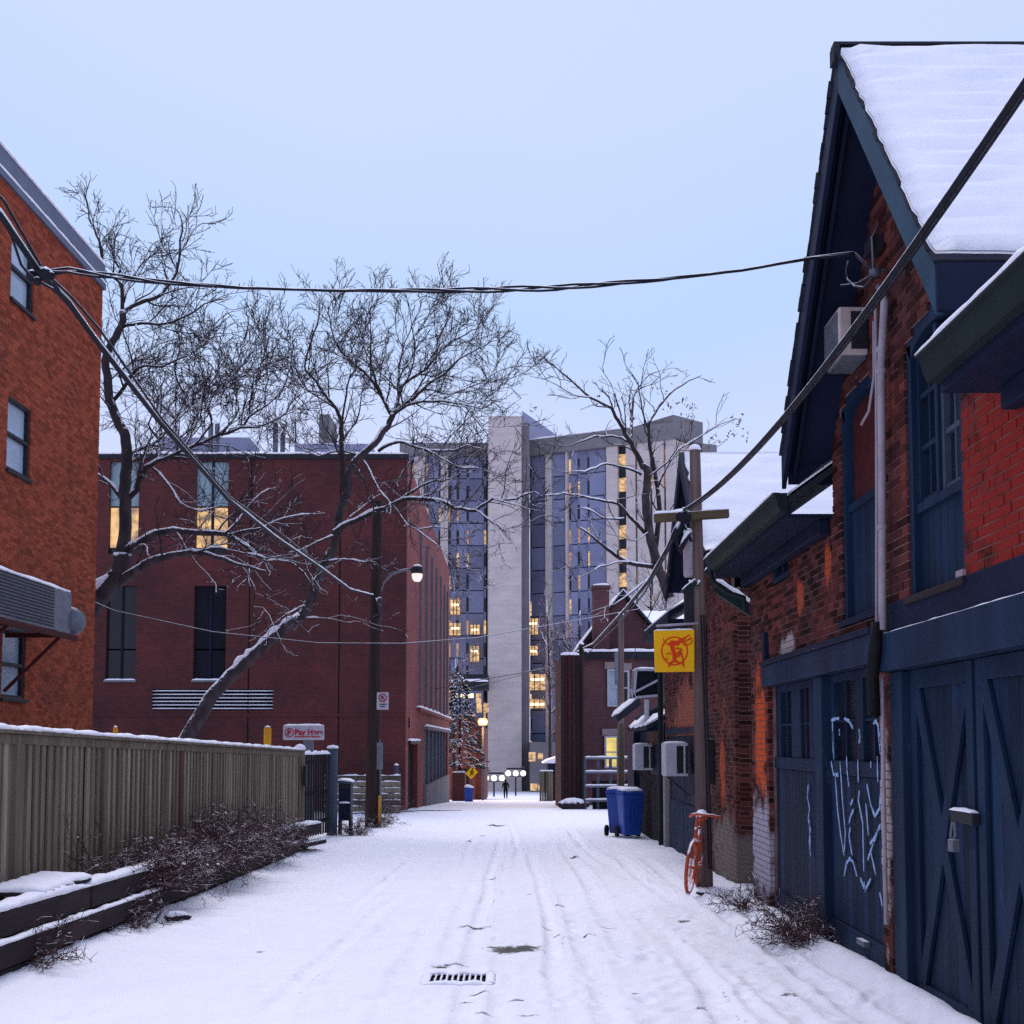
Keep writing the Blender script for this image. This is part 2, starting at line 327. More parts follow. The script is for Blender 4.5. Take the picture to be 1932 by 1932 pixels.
M['hole'] = surf('drain_dark', srgb(16, 16, 18), srgb(22, 22, 22), 6, .9)
M['haze_wall'] = surf('pale_far_wall', srgb(176, 178, 206), srgb(164, 166, 196), .3, .9)  # distance haze put into the wall colour

def snow_strip(mb, path, w, h, n=7, jit=.25, step=.12, up=(0,0,1)):      # a rounded ridge of snow along a ledge
    pts = [Vector(p) for p in path]; dense = []
    for a, b in zip(pts[:-1], pts[1:]):
        k = max(1, int((b-a).length/step)); dense += [a.lerp(b, i/k) for i in range(k)]
    dense.append(pts[-1]); m = len(dense); vs = []; ph = random.random()*9
    for i, p in enumerate(dense):
        d = (dense[min(i+1, m-1)]-dense[max(i-1, 0)]).normalized(); sd_ = d.cross(Vector(up)).normalized(); u = sd_.cross(d).normalized()
        kk = 1 + jit*(math.sin(i*.9+ph)*.4 + random.uniform(-.6, .6)); ww = w*(1+jit*.3*random.uniform(-1, 1))
        if i in (0, m-1): kk *= .5
        for j in range(n):
            g = math.pi*j/(n-1); vs.append(p + sd_*(math.cos(g)*ww/2) + u*((math.sin(g)**.6)*h*kk))
    fs = [(i*n+j, (i+1)*n+j, (i+1)*n+j+1, i*n+j+1) for i in range(m-1) for j in range(n-1)]
    fs += [(i*n, i*n+n-1, (i+1)*n+n-1, (i+1)*n) for i in range(m-1)] + [tuple(range(n)), tuple(range(m*n-1, m*n-n-1, -1))]
    return mb.add(vs, fs)
def snow_sheet(mb, o, a, b, th, nu, nv, edge=.03, rough=.4):             # a slab of snow on a slope: o corner, a and b edges
    o, a, b = Vector(o), Vector(a), Vector(b); nrm = a.cross(b).normalized()
    if nrm.z < 0: nrm = -nrm
    vs = []; au, bu = a.normalized(), b.normalized()
    for layer in (0, 1):
        for i in range(nu+1):
            for j in range(nv+1):
                u, v = i/nu, j/nv; p = o + a*u + b*v
                e_ = i in (0, nu) or j in (0, nv); random.seed(i*977+j*131+int(abs(o.x+o.y)*100))
                jx, jy = random.uniform(-1, 1)*edge, random.uniform(-1, 1)*edge
                if i in (0, nu): p += au*jx
                if j in (0, nv): p += bu*jy
                if layer: p += nrm*(th*(.35 if e_ else 1+rough*.30*math.sin(j*2.1+.6*math.sin(i*.5))+rough*.35*math.sin(i*.8+j*1.7)*math.sin(j*.6) + rough*random.uniform(-.12, .12)))
                vs.append(p)
    k = (nu+1)*(nv+1); q = lambda l, i, j: l*k+i*(nv+1)+j; fs = []
    flip = a.cross(b).z < 0
    for i in range(nu):
        for j in range(nv):
            f = (q(1,i,j), q(1,i+1,j), q(1,i+1,j+1), q(1,i,j+1)); fs.append(f[::-1] if flip else f)
            f = (q(0,i,j), q(0,i,j+1), q(0,i+1,j+1), q(0,i+1,j)); fs.append(f[::-1] if flip else f)
    for i in range(nu):
        fs += [(q(0,i,0), q(0,i+1,0), q(1,i+1,0), q(1,i,0)), (q(0,i+1,nv), q(0,i,nv), q(1,i,nv), q(1,i+1,nv))]
    for j in range(nv):
        fs += [(q(0,0,j+1), q(0,0,j), q(1,0,j), q(1,0,j+1)), (q(0,nu,j), q(0,nu,j+1), q(1,nu,j+1), q(1,nu,j))]
    return mb.add(vs, fs)

def sub_iv(ivs, a, b):
    out = []
    for p, q in ivs:
        if b <= p or a >= q: out.append((p, q)); continue
        if a > p: out.append((p, a))
        if b < q: out.append((b, q))
    return out
def brick_wall(parent, O, U, Nn, z0, z1, ivf, bm, mm, singles=0, bl=.21, ch=.0677, depth=.10, jit=.004, name='brick_wall'):
    """courses of real bricks over a mortar core; ivf(z) gives the solid stretches of the course at z"""
    O, U, Nn = Vector(O), Vector(U).normalized(), Vector(Nn).normalized(); core = MB(); items = []
    nz = int((z1-z0)/ch); rg = random.Random(5)
    for c in range(nz):
        zb = z0+c*ch; iv = ivf(zb+ch/2)
        for p, q in iv:
            if q-p < .03: continue
            core.obox(O+U*(p+.006)-Nn*depth+Vector((0,0,zb)), U*(q-p-.012), Nn*(depth-.007), Vector((0,0,ch)))
            carry = None; off = (bl/2 if c % 2 else 0); k = math.floor((p-off)/bl); x = off+k*bl
            while x < q:
                a, b = max(x, p), min(x+bl-.010, q); x += bl
                if carry is not None: a = carry; carry = None
                if b-a < .07 and q-x > .08: carry = a; continue
                if b-a < .03: continue
                if q-x < .07: b = q; x = q
                items.append((a, b, zb, rg.random(), rg.uniform(-jit, jit)))
    w = core.build(name, mm, parent)
    C = Vector((0, 0, CAMH))
    def dist(it):
        p = O+U*((it[0]+it[1])/2)+Vector((0,0,it[2])); d = p-C
        x = PXX+FPX*d.x/max(d.y, .1); y = HOR-FPX*d.z/max(d.y, .1)
        vis = -20 < x < 1952 and -20 < y < 1952
        return d.length if vis else 1e6+d.length
    items.sort(key=dist); cache = {}; h = ch-.010
    for i, (a, b, zb, r, j) in enumerate(items[:singles]):
        key = (round(b-a, 2), int(r*6))
        if key not in cache:
            mb = MB(); mb.obox(-Nn*.05, U*key[0], Nn*.05, Vector((0,0,h)), (key[1]+.5)/6); cache[key] = mb.mesh('brick', bm)
        link('brick', cache[key], w, loc=O+U*a+Nn*j+Vector((0,0,zb+.005)))
    rest = MB()
    for a, b, zb, r, j in items[singles:]:
        rest.obox(O+U*a-Nn*.05+Nn*j+Vector((0,0,zb+.005)), U*(b-a), Nn*.05, Vector((0,0,h)), r)
    rest.build('brickwork', bm, w, kind='stuff')
    return w

# ================================================================== the ground: one sheet of snow that falls away down the lane
def build_ground():
    xs = np.concatenate([-np.geomspace(900, 6.3, 60), np.arange(-6.0, 4.2, .034), np.geomspace(4.4, 900, 60)])
    ys = [-300, -120, -50, -20, -8, -2, 1, 3]; y = 4.6
    while y < 900: ys.append(y); y += max(.028, .0040*y) if y < 40 else .02*y if y < 200 else .12*y
    ys.append(2000); ys = np.array(ys); X, Y = np.meshgrid(xs, ys)
    Z = np.interp(Y, _gd, _gv)
    near = np.clip((45-Y)/20, 0, 1)*np.clip((X+5.2)/.8, 0, 1)*np.clip((3.6-X)/.5, 0, 1)*(Y > 3)
    rs = np.random.RandomState(3)
    def fnoise(fx, fy, seed):
        r = np.random.RandomState(seed); g = r.rand(256, 256); u, v = X*fx+500, Y*fy+500
        i, j = np.floor(u).astype(int), np.floor(v).astype(int); a, b = u-i, v-j; a, b = a*a*(3-2*a), b*b*(3-2*b)
        G = lambda p, q: g[p % 256, q % 256]
        return (G(i,j)*(1-a)+G(i+1,j)*a)*(1-b)+(G(i,j+1)*(1-a)+G(i+1,j+1)*a)*b-.5
    H = .040*fnoise(.9, .6, 1)+.026*fnoise(2.6, 1.6, 2)+.018*fnoise(7, 5, 4)+.012*fnoise(15, 11, 5)
    # wheel tracks: (x near, x far, bend, width, depth)
    tracks = [(-.95,-.75,.10,.17,.020), (-.62,-.45,.06,.16,.026), (-.33,-.30,.05,.15,.022), (.02,-.10,.22,.15,.024), (.30,.05,.3,.14,.020),
              (-2.3,-1.2,.25,.16,.018), (-3.1,-1.8,.2,.16,.016), (-1.6,-1.0,.2,.15,.016), (1.05,.9,.12,.18,.018), (1.45,1.05,.15,.17,.022), (1.85,1.4,.16,.18,.026), (2.2,1.75,.14,.18,.030), (2.52,2.1,.10,.16,.026), (.68,.5,.1,.15,.014)]
    worn = np.zeros_like(X)  # thin snow at groove edges, darkened also in place of weak groove shading
    for k, (a, b, bend, w, d) in enumerate(tracks):
        tt = np.clip((Y-6)/30, 0, 1); cx = a+(b-a)*tt+bend*np.sin(Y*.16+k*1.3)*.6
        dx = (X-cx)/w; fade = np.clip(fnoise(.5, .16, 30+k)*2.2+.55, .05, 1)*.8; dx = dx+.5*fnoise(.8, .5, 60+k)
        groove = -d*1.3*np.exp(-(dx*1.9)**4); ridge = d*.9*(np.exp(-((np.abs(dx)-.85)/.22)**2))*np.clip(fnoise(3, 1.2, 120+k)+.8, 0, 1.2)
        tread = .012*np.exp(-(dx*2)**4)*fnoise(22, 14, 90+k)
        boost = 1.7 if a > 1 else 1.5
        H += (groove+ridge+tread)*fade*boost; worn += np.exp(-((np.abs(dx)-.55)/.16)**2)*fade*(.5+fnoise(2.5, 1.1, 150+k))
    for k in range(260):                                   # footprints and scuffs
        fx, fy = rs.uniform(-3.6, 2.7), 6.2+rs.rand()**2*20
        if k > 120: fx = rs.uniform(.2, 2.7); fy = 6.2+rs.rand()*8
        an = rs.uniform(-.7, .7); c_, s_ = math.cos(an), math.sin(an); sx, sy = rs.uniform(.035, .06), rs.uniform(.07, .14)
        u = ((X-fx)*c_+(Y-fy)*s_)/sx; v = (-(X-fx)*s_+(Y-fy)*c_)/sy; r2 = u*u+v*v
        H += rs.uniform(.010, .028)*(-np.exp(-r2)+.6*np.exp(-(np.sqrt(r2)-1.7)**2*3))*(r2 < 25)
    drift = .10*np.exp(-((2.85-X)/.16)**2)*(Y < 15)*(Y > 4)+.08*np.exp(-((X+4.15)/.22)**2)*(Y < 24)
    bare = np.zeros_like(X)
    for (bx, by, rx, ry, s) in [(.0,11.35,.20,.17,1.0),(-.16,11.5,.12,.05,.9),(.14,11.45,.12,.06,.9),(-.43,12.95,.15,.10,.75),(-.30,12.85,.06,.05,.8),(-.62,10.4,.07,.06,.8),(-.5,10.5,.16,.04,.6),(.72,12.2,.11,.05,.9),(.45,12.3,.06,.03,.8),(.35,12.9,.05,.03,.8),(-.25,9.3,.07,.05,.7),
              (.02,8.95,.06,.03,.8),(-.36,8.9,.05,.03,.7),(-.2,8.4,.09,.03,.6),(.1,8.4,.07,.03,.6),(.55,14.8,.06,.05,.9),(1.85,13.4,.07,.04,.9),(-.32,18.5,.06,.08,.8),(.2,16.2,.04,.04,.7),(1.0,13.0,.08,.04,.7),(2.05,9.2,.08,.06,.6),(1.3,8.6,.06,.05,.6),(.9,9.1,.05,.05,.6),(-2.3,11.2,.05,.05,.6),(1.4,8.0,.12,.03,.7),(-.5,34,.25,.5,.8),(1.1,22.5,.08,.15,.8),(-1.0,27,.06,.2,.8),(-.75,29,.1,.2,.7)]:
        bare = np.maximum(bare, 1.4*s*np.exp(-(((X-bx)/rx)**2+((Y-by)/ry)**2)*.8))
    bare = np.maximum(bare, np.clip(worn*.62, 0, .47)*near)
    flat = np.clip(1.6-np.maximum(np.abs(X+.44)/.27, np.abs(Y-9.78)/.24)*1.0, 0, .6)/.6; H = H*(1-flat)+.002*flat; H[np.maximum(np.abs(X+.44)/.262, np.abs(Y-9.78)/.18) < 1] = -.06
    Z = Z+(H+drift)*near-.008*bare*near
    me = bpy.data.meshes.new('snow_ground'); ny, nx = X.shape
    co = np.stack([X, Y, Z], -1).reshape(-1, 3).astype(np.float32)
    idx = np.arange(ny*nx).reshape(ny, nx); F = np.stack([idx[:-1,:-1], idx[:-1,1:], idx[1:,1:], idx[1:,:-1]], -1).reshape(-1)
    me.vertices.add(len(co)); me.vertices.foreach_set('co', co.ravel()); nf = len(F)//4
    me.loops.add(len(F)); me.loops.foreach_set('vertex_index', F.astype(np.int32)); me.polygons.add(nf)
    me.polygons.foreach_set('loop_start', np.arange(0, len(F), 4, dtype=np.int32))
    me.polygons.foreach_set('use_smooth', np.ones(nf, dtype=bool)); me.update(); me.validate()
    a = me.attributes.new('bare', 'FLOAT', 'POINT'); a.data.foreach_set('value', bare.ravel().astype(np.float32))
    me.materials.append(M['snow_ground']); return structure(link('ground', me))
build_ground()

# storm drain: iron frame, bars and dark slots in the snow
g = gz(9.78); t = thing('storm_drain', 'iron storm drain grate with a row of dark slots in the snow', 'drain', (-.44, 9.78, g))
MB().box(-.69, -.19, 9.60, 9.97, g-.03, g-.012).build('pit', M['hole'], t)
for k in range(11):
    x = -.665+k*.045; MB().box(x-.009, x+.009, 9.64, 9.93, g-.01, g+.010).build('bar', M['iron'], t, bevel=.003)
fr = MB(); fr.box(-.72, -.16, 9.54, 9.64, g-.02, g+.008); fr.box(-.72, -.16, 9.93, 10.02, g-.02, g+.008); fr.box(-.72, -.665, 9.642, 9.928, g-.02, g+.008); fr.box(-.215, -.16, 9.642, 9.928, g-.02, g+.008)
fr.build('frame', M['iron'], t)
sm = MB(); snow_strip(sm, [(-.72, 9.585, g+.004), (-.16, 9.585, g+.004)], .12, .022, jit=.6, step=.03); snow_strip(sm, [(-.72, 9.98, g+.004), (-.16, 9.98, g+.004)], .11, .025, jit=.6, step=.03)
for k in range(11):
    x = -.665+k*.045; snow_strip(sm, [(x, 9.64, g+.008), (x, 9.93, g+.008)], .018, .012, jit=.7, step=.02)
for x in (-.695, -.185): snow_strip(sm, [(x, 9.58, g+.004), (x, 9.98, g+.004)], .07, .02, jit=.6, step=.04)
sm.build('snow', M['snow'], t, smooth=True)

# ================================================================== the brick carriage house on the lane
XW = 2.9
ch_t = thing('carriage_house', 'old red brick carriage house with steep snowy gable and blue doors', 'building', (XW, 9.5, -.16))
def fb(mb, u0, u1, z0, z1, w0, w1, rnd=.5): return mb.box(XW-w1, XW-w0, u0, u1, z0, z1, rnd)
GC, GA, GH, GE = 9.0, 7.0, 2.12, 4.38          # gable: centre, apex, half width, eave
SL = (GA-GE)/GH
wins = [(7.78, 8.90, 2.76, 4.62), (9.60, 10.70, 2.76, 4.62)]
def ivf(z):
    iv = [(3.6, 14.92)] if z < 3.80 else []
    if z >= 3.80:
        hw = min(GH-.15, GH-.02-(z-GE+.18)/SL) if z > GE-.2 else GH-.15
        iv = [(GC-hw, GC+hw)] if hw > .05 else []
    for a, b, zb, zt in wins:
        if zb < z < zt: iv = sub_iv(iv, a, b)
        elif zt <= z < zt+.14:
            hw = (b-a)/2*math.sqrt(max(0, 1-(z-zt)/.14)); iv = sub_iv(iv, (a+b)/2-hw, (a+b)/2+hw)
    if 3.46 < z < 3.80: iv = sub_iv(iv, 12.8, 13.6)
    if z < 2.77: iv = sub_iv(iv, 3.6, 9.46)
    if z < 2.57: iv = sub_iv(iv, 9.70, 13.93)
    return iv
brick_wall(ch_t, (XW, 0, 0), (0, 1, 0), (-1, 0, 0), -.42, 6.75, ivf, M['brick_house'], M['mortar'], singles=290)
# the rest of the house behind the front
sh = MB(); sh.box(XW+.25, 8.5, 3.6, 14.9, -.6, 3.78); sh.build('core', M['navy_dark'], ch_t)
brick_wall(ch_t, (XW+.055, 14.92, 0), (1, 0, 0), (0, 1, 0), -.5, 3.75, lambda z: [(0, 5.4)], M['brick_house'], M['mortar'], name='end_wall')
brick_wall(ch_t, (XW+.005, GC-GH+.16, 0), (1, 0, 0), (0, -1, 0), 3.84, 4.42, lambda z: [(0, 4.6)], M['brick_house'], M['mortar'], name='side_wall')
brick_wall(ch_t, (XW+.005, GC+GH-.16, 0), (1, 0, 0), (0, 1, 0), 3.84, 4.42, lambda z: [(0, 4.6)], M['brick_house'], M['mortar'], name='side_wall')
# gable roof: two slabs, soffit, boards along the rake, shingle butts, snow
RX0, RX1 = 2.52, 7.6
nearE, farE = (GC-GH+.12, GE+.148), (GC+GH+.02, GE-.02)
for (ye, ze), sg in ((nearE, -1), (farE, 1)):
    r = MB(); r.prism([(RX0, GC, GA), (RX0, ye, ze), (RX0, ye, ze-.10), (RX0, GC, GA-.13)], (RX1-RX0, 0, 0)); rf = r.build('roof', M['navy_dark'], ch_t)
    d = Vector((0, ye-GC, ze-GA)); L = d.length; du = d/L; nn = Vector((0, -du.z*sg, abs(du.y)))
    b = MB(); p0 = Vector((RX0-.045, GC, GA-.02)); q0 = Vector((RX0-.045, ye, ze-.03))
    b.prism([p0, q0, q0-Vector((0, 0, .30)), p0-Vector((0, 0, .32))], (.042, 0, 0)); b.build('bargeboard', M['teal'] if sg < 0 else M['navy_dark'], ch_t, bevel=.006)
    b = MB(); b.prism([p0+Vector((.10, 0, -.1)), q0+Vector((.10, 0, -.1)), q0+Vector((.10, 0, -.22)), p0+Vector((.10, 0, -.24))], (.03, 0, 0)); b.build('inner_board', M['navy_dark'], ch_t)
    nsh = 30
    for k in range(nsh):                                    # shingle butts stick out past the rake
        a0 = Vector((0, GC, GA))+d*(k/nsh); a1 = Vector((0, GC, GA))+d*((k+1.15)/nsh); ex = random.uniform(.0, .022)
        s = MB(); s.obox(Vector((RX0-.052-ex, a0.y, a0.z))+nn*.004, (.5, 0, 0), a1-a0, nn*.016+Vector((0, 0, 0)), random.random()); s.build('shingle', M['shingle'], rf)
    sn = MB(); o = Vector((RX0-.045, GC, GA))+du*.08+nn*.021; snow_sheet(sn, o, Vector((RX1-RX0+.02, 0, 0)), du*(L-.12), .06, 40, 40, .012, .6); sn.build('snow', M['snow'], rf, smooth=True)
rc = MB(); rc.beam((RX0-.08, GC, GA+.022), (RX1, GC, GA+.022), .10, .022); rc.box(RX0-.085, RX0-.04, GC-.06, GC+.06, GA-.12, GA+.008); rc.build('ridge_cap', M['shingle'], ch_t)
# near eave of the gable: fascia
f = MB(); f.box(RX0-.04, RX1, nearE[0]-.03, nearE[0]+.0, GE-.16, GE+.13); f.build('fascia', M['navy_dark'], ch_t, bevel=.005)
f = MB(); f.box(RX0+.02, RX1, farE[0], farE[0]+.03, GE-.30, GE-.03); f.build('fascia', M['navy_dark'], ch_t, bevel=.005)
# low eaves either side of the gable: roof, soffit, gutter with snow
for (u0, u1) in ((3.4, 7.02), (11.02, 15.06)):
    r = MB(); r.prism([(2.50, u0, 3.93), (2.50, u0, 3.86), (8.6, u0, 8.2), (8.6, u0, 8.27)], (0, u1-u0, 0)); rf = r.build('roof', M['shingle'], ch_t)
    s = MB(); snow_sheet(s, (2.56, u0+.02, 4.0), (0, u1-u0-.04, 0), (6.0, 0, 4.29), .05, 24, 20, .02); s.build('snow', M['snow'], rf, smooth=True)
    s = MB(); s.box(2.50, XW+.02, u0, u1, 3.74, 3.78); s.box(2.50, 2.53, u0, u1, 3.781, 3.86); s.build('soffit', M['navy_dark'], ch_t)
    s = MB(); s.box(2.79, 2.895, u0+.05, u1-.14, 3.60, 3.738); s.build('frieze_board', M['navy_dark'], ch_t, bevel=.01)
    gt = MB(); gt.prism([(2.495, u0-.02, 3.80), (2.43, u0-.02, 3.805), (2.405, u0-.02, 3.86), (2.38, u0-.02, 3.95), (2.36, u0-.02, 3.955), (2.36, u0-.02, 3.97), (2.495, u0-.02, 3.97)], (0, u1-u0+.04, 0)); gu = gt.build('gutter', M['gutter'], ch_t)
    s = MB(); snow_strip(s, [(2.392, u0, 3.968), (2.392, u1+.01, 3.968)], .075, .035, jit=.4); s.build('snow', M['snow'], gu, smooth=True)
s = MB(); s.tube([(2.43, 14.98, 3.82), (2.45, 14.98, 3.70), (2.62, 14.97, 3.55), (2.84, 14.96, 3.48), (2.855, 14.96, 3.3)], .03, 8); s.build('downspout', M['gutter'], ch_t, smooth=True)
# windows of the upper floor
def arch_window(a, b, zb, zt, boarded, near):
    w = MB(); rev = .16; mid = (a+b)/2
    fr = MB()
    fb(fr, a, a+.09, zb, zt, -.15, -.02); fb(fr, b-.09, b, zb, zt, -.15, -.02)
    pts = [(mid+(b-a)/2*math.cos(math.pi*k/12), zt+.14*math.sin(math.pi*k/12)) for k in range(13)]
    poly = [(XW+.02, y, z) for y, z in pts]+[(XW+.02, a, zt-.12), (XW+.02, b, zt-.12)][:0]
    inner = [(mid+((b-a)/2-.09)*math.cos(math.pi*k/12), zt-.12+.14*math.sin(math.pi*k/12)) for k in range(13)]
    for k in range(12):
        fr.prism([(XW+.02, *pts[k]), (XW+.02, *pts[k+1]), (XW+.02, *inner[k+1]), (XW+.02, *inner[k])], (.13, 0, 0))
    wn = fr.build('window', M['navy'], ch_t)
    zs = zb+.58+.02 if near else zb+.95
    # lower board panel of upright planks
    n = 7; pw = (b-a-.18)/n
    for k in range(n):
        p = MB(); fb(p, a+.09+k*pw+.004, a+.09+(k+1)*pw-.004, zb+.03, zs, -.12, -.075, random.random()); p.build('plank', M['navy'], wn)
    r = MB(); fb(r, a+.09, b-.09, zs, zs+.07, -.12, -.04); r.build('rail', M['navy'], wn, bevel=.006)
    bk = MB(); fb(bk, a+.02, b-.02, zb, zt+.1, -.24, -.20); bk.build('backing', M['hole'], wn)
    if near:
        for k, (u0, u1) in enumerate(((a+.09, mid-.03), (mid+.03, b-.09))):
            s = MB(); fb(s, u0, u0+.05, zs+.07, zt-.03, -.14, -.06); fb(s, u1-.05, u1, zs+.07, zt-.03, -.14, -.06)
            for q in (.0, .33, .66): zq = zs+.07+(zt-.1-zs)*q; fb(s, u0+.051, u1-.051, zq, zq+.035, -.135, -.07)
            um = (u0+u1)/2; fb(s, um-.012, um+.012, zs+.07, zt-.03, -.13, -.075)
            s.build('sash', M['grey_post'] if k == 0 else M['navy'], wn)
            g_ = MB(); fb(g_, u0, u1, zs+.07, zt, -.115, -.105); g_.build('pane', M['glass'], wn)
        m_ = MB(); fb(m_, mid-.028, mid+.028, zs+.07, zt, -.145, -.035); m_.build('mullion', M['navy'], wn)
    else:
        g_ = MB(); fb(g_, a+.09, b-.09, zs+.07, zt+.02, -.13, -.10); g_.build('panel', M['rust_red'], wn, label='dark red board behind the upper opening')
    s = MB(); fb(s, a-.03, b+.03, zb-.055, zb+.0, -.16, .035); s.build('sill', M['timber'] if near else M['navy_dark'], wn, bevel=.008)
arch_window(*wins[0], False, True); arch_window(*wins[1], True, False)
s = MB(); fb(s, 7.76, 7.88, 2.762, 2.81, -.02, .03); s.build('loose_brick', M['stone'], ch_t, bevel=.01)
s = MB(); fb(s, 12.8, 13.6, 3.46, 3.80, -.12, -.09); wn = s.build('small_window', M['glass'], ch_t)
s = MB(); fb(s, 12.8, 12.86, 3.46, 3.74, -.085, -.01); fb(s, 13.54, 13.6, 3.46, 3.74, -.085, -.01); fb(s, 12.861, 13.539, 3.46, 3.52, -.085, -.01); fb(s, 13.15, 13.2, 3.521, 3.74, -.085, -.02); s.build('frame', M['navy'], wn)
# beams over the doors
s = MB(); fb(s, 3.6, 9.44, 2.535, 2.765, -.10, .015); s.build('upper_beam', M['navy_dark'], ch_t, bevel=.008)
s = MB(); fb(s, 3.6, 9.50, 2.24, 2.53, -.10, .075); s.build('lower_beam', M['navy'], ch_t, bevel=.008)
s = MB(); snow_strip(s, [(XW-.045, 3.7, 2.531), (XW-.045, 9.45, 2.531)], .035, .008, jit=.8); s.build('snow_on_beam', M['snow'], ch_t)
s = MB(); fb(s, 9.69, 13.98, 2.33, 2.565, -.10, .06); s.build('door_lintel', M['navy'], ch_t, bevel=.008)
s = MB(); fb(s, 9.66, 14.0, 2.567, 2.62, -.02, .085); s.build('drip_board', M['navy_dark'], ch_t, bevel=.006)
s = MB(); fb(s, 13.86, 14.0, 2.63, 2.95, .0, .05); s.build('bracket', M['navy_dark'], ch_t)
# barn doors with crossed braces
def barn_leaf(u0, u1, latch=False, zt=2.235):
    zb = gz((u0+u1)/2)-.04; door = MB(); fb(door, u0, u1, zb, zt, -.16, -.125); dr = door.build('door', M['navy_dark'], ch_t)
    n = 8; pw = (u1-u0)/n
    for k in range(n):
        p = MB(); fb(p, u0+k*pw+.003, u0+(k+1)*pw-.003, zb+.02, zt-.01, -.124, -.10, random.random()); p.build('plank', M['navy'], dr)
    for u_ in (u0, u1-.12): s = MB(); fb(s, u_, u_+.12, zb, zt, -.098, -.065); s.build('stile', M['navy'], dr, bevel=.005)
    for z_ in (zt-.14, zb): s = MB(); fb(s, u0+.122, u1-.122, z_, z_+.14, -.098, -.065); s.build('rail', M['navy'], dr, bevel=.005)
    a, b, c, d = u0+.13, u1-.13, zb+.15, zt-.15
    for (p, q, off) in (((a, c), (b, d), .081), ((a, d), (b, c), .0795)):
        s = MB(); s.beam((XW+off, p[0], p[1]), (XW+off, q[0], q[1]), .030, .13, up=(0, 1, 0)); s.build('brace', M['navy'], dr, bevel=.004)
    if latch:
        s = MB(); fb(s, u0-.1, u0+.30, 1.17, 1.25, -.064, -.01); la = s.build('latch', M['metal_dark'], dr, bevel=.008)
        s = MB(); snow_strip(s, [(XW+.03, u0-.09, 1.249), (XW+.03, u0+.29, 1.249)], .05, .022, step=.04); s.build('snow', M['snow'], dr)
        s = MB(); s.tube([(XW+.0, u0+.22, 1.17), (XW-.01, u0+.23, 1.08), (XW-.01, u0+.2, 1.04), (XW, u0+.17, 1.09), (XW, u0+.18, 1.17)], .012, 6); s.box(XW-.03, XW+.02, u0+.15, u0+.24, .98, 1.06); s.build('padlock', M['metal_grey'], dr, bevel=.006)
barn_leaf(7.90, 9.13, True); barn_leaf(6.62, 7.84); barn_leaf(5.3, 6.56)
s = MB(); fb(s, 9.15, 9.44, gz(9.3)-.1, 2.236, -.12, -.005); s.build('door_post', M['navy'], ch_t, bevel=.008)
# far bay: plank doors with glazed tops
def plank_door(u0, u1, ws):
    zb = gz((u0+u1)/2)-.04; zt = 2.325; zw0, zw1 = 1.53, 2.25
    iv = [(u0, u1)]
    for a, b in ws: iv = sub_iv(iv, a, b)
    d_ = MB(); fb(d_, u0, u1, zb, zw0, -.13, -.10)
    for a, b in iv: fb(d_, a, b, zw0+.001, zw1, -.13, -.085)
    fb(d_, u0, u1, zw1+.001, zt, -.13, -.085); dr = d_.build('door', M['navy'], ch_t)
    n = int((u1-u0)/.15); pw = (u1-u0)/n
    for k in range(n):
        p = MB(); fb(p, u0+k*pw+.004, u0+(k+1)*pw-.004, zb+.30, zw0-.13, -.099, -.078, random.random()); p.build('plank', M['navy'], dr, bevel=.004)
    s = MB(); fb(s, u0, u1, zw0-.125, zw0, -.099, -.06); s.build('rail', M['navy'], dr, bevel=.005)
    s = MB(); fb(s, u0, u1, zb, zb+.295, -.099, -.055); s.build('kick_board', M['navy'], dr, bevel=.005)
    for i, (a, b) in enumerate(ws):
        g_ = MB(); fb(g_, a, b, zw0, zw1, -.128, -.122); pn = g_.build('pane', M['rust_red'] if (i == 1 and u0 > 11.5) else M['glass'], dr)
        s = MB(); m_ = (a+b)/2; fb(s, m_-.015, m_+.015, zw0, zw1, -.12, -.095); fb(s, a, b, (zw0+zw1)/2-.012, (zw0+zw1)/2+.012, -.119, -.1); s.build('glazing_bar', M['navy'], pn)
    return dr
plank_door(9.72, 11.50, [(9.88, 10.44), (10.65, 11.38)]); plank_door(11.83, 13.90, [(13.13, 13.67), (12.35, 12.71)])
s = MB(); fb(s, 11.52, 11.81, gz(11.6)-.1, 2.326, -.12, .0); s.build('door_post', M['navy'], ch_t, bevel=.008)
s = MB(); fb(s, 10.25, 10.47, .0, .045, -.05, .0); s.build('handle', M['metal_grey'], ch_t)
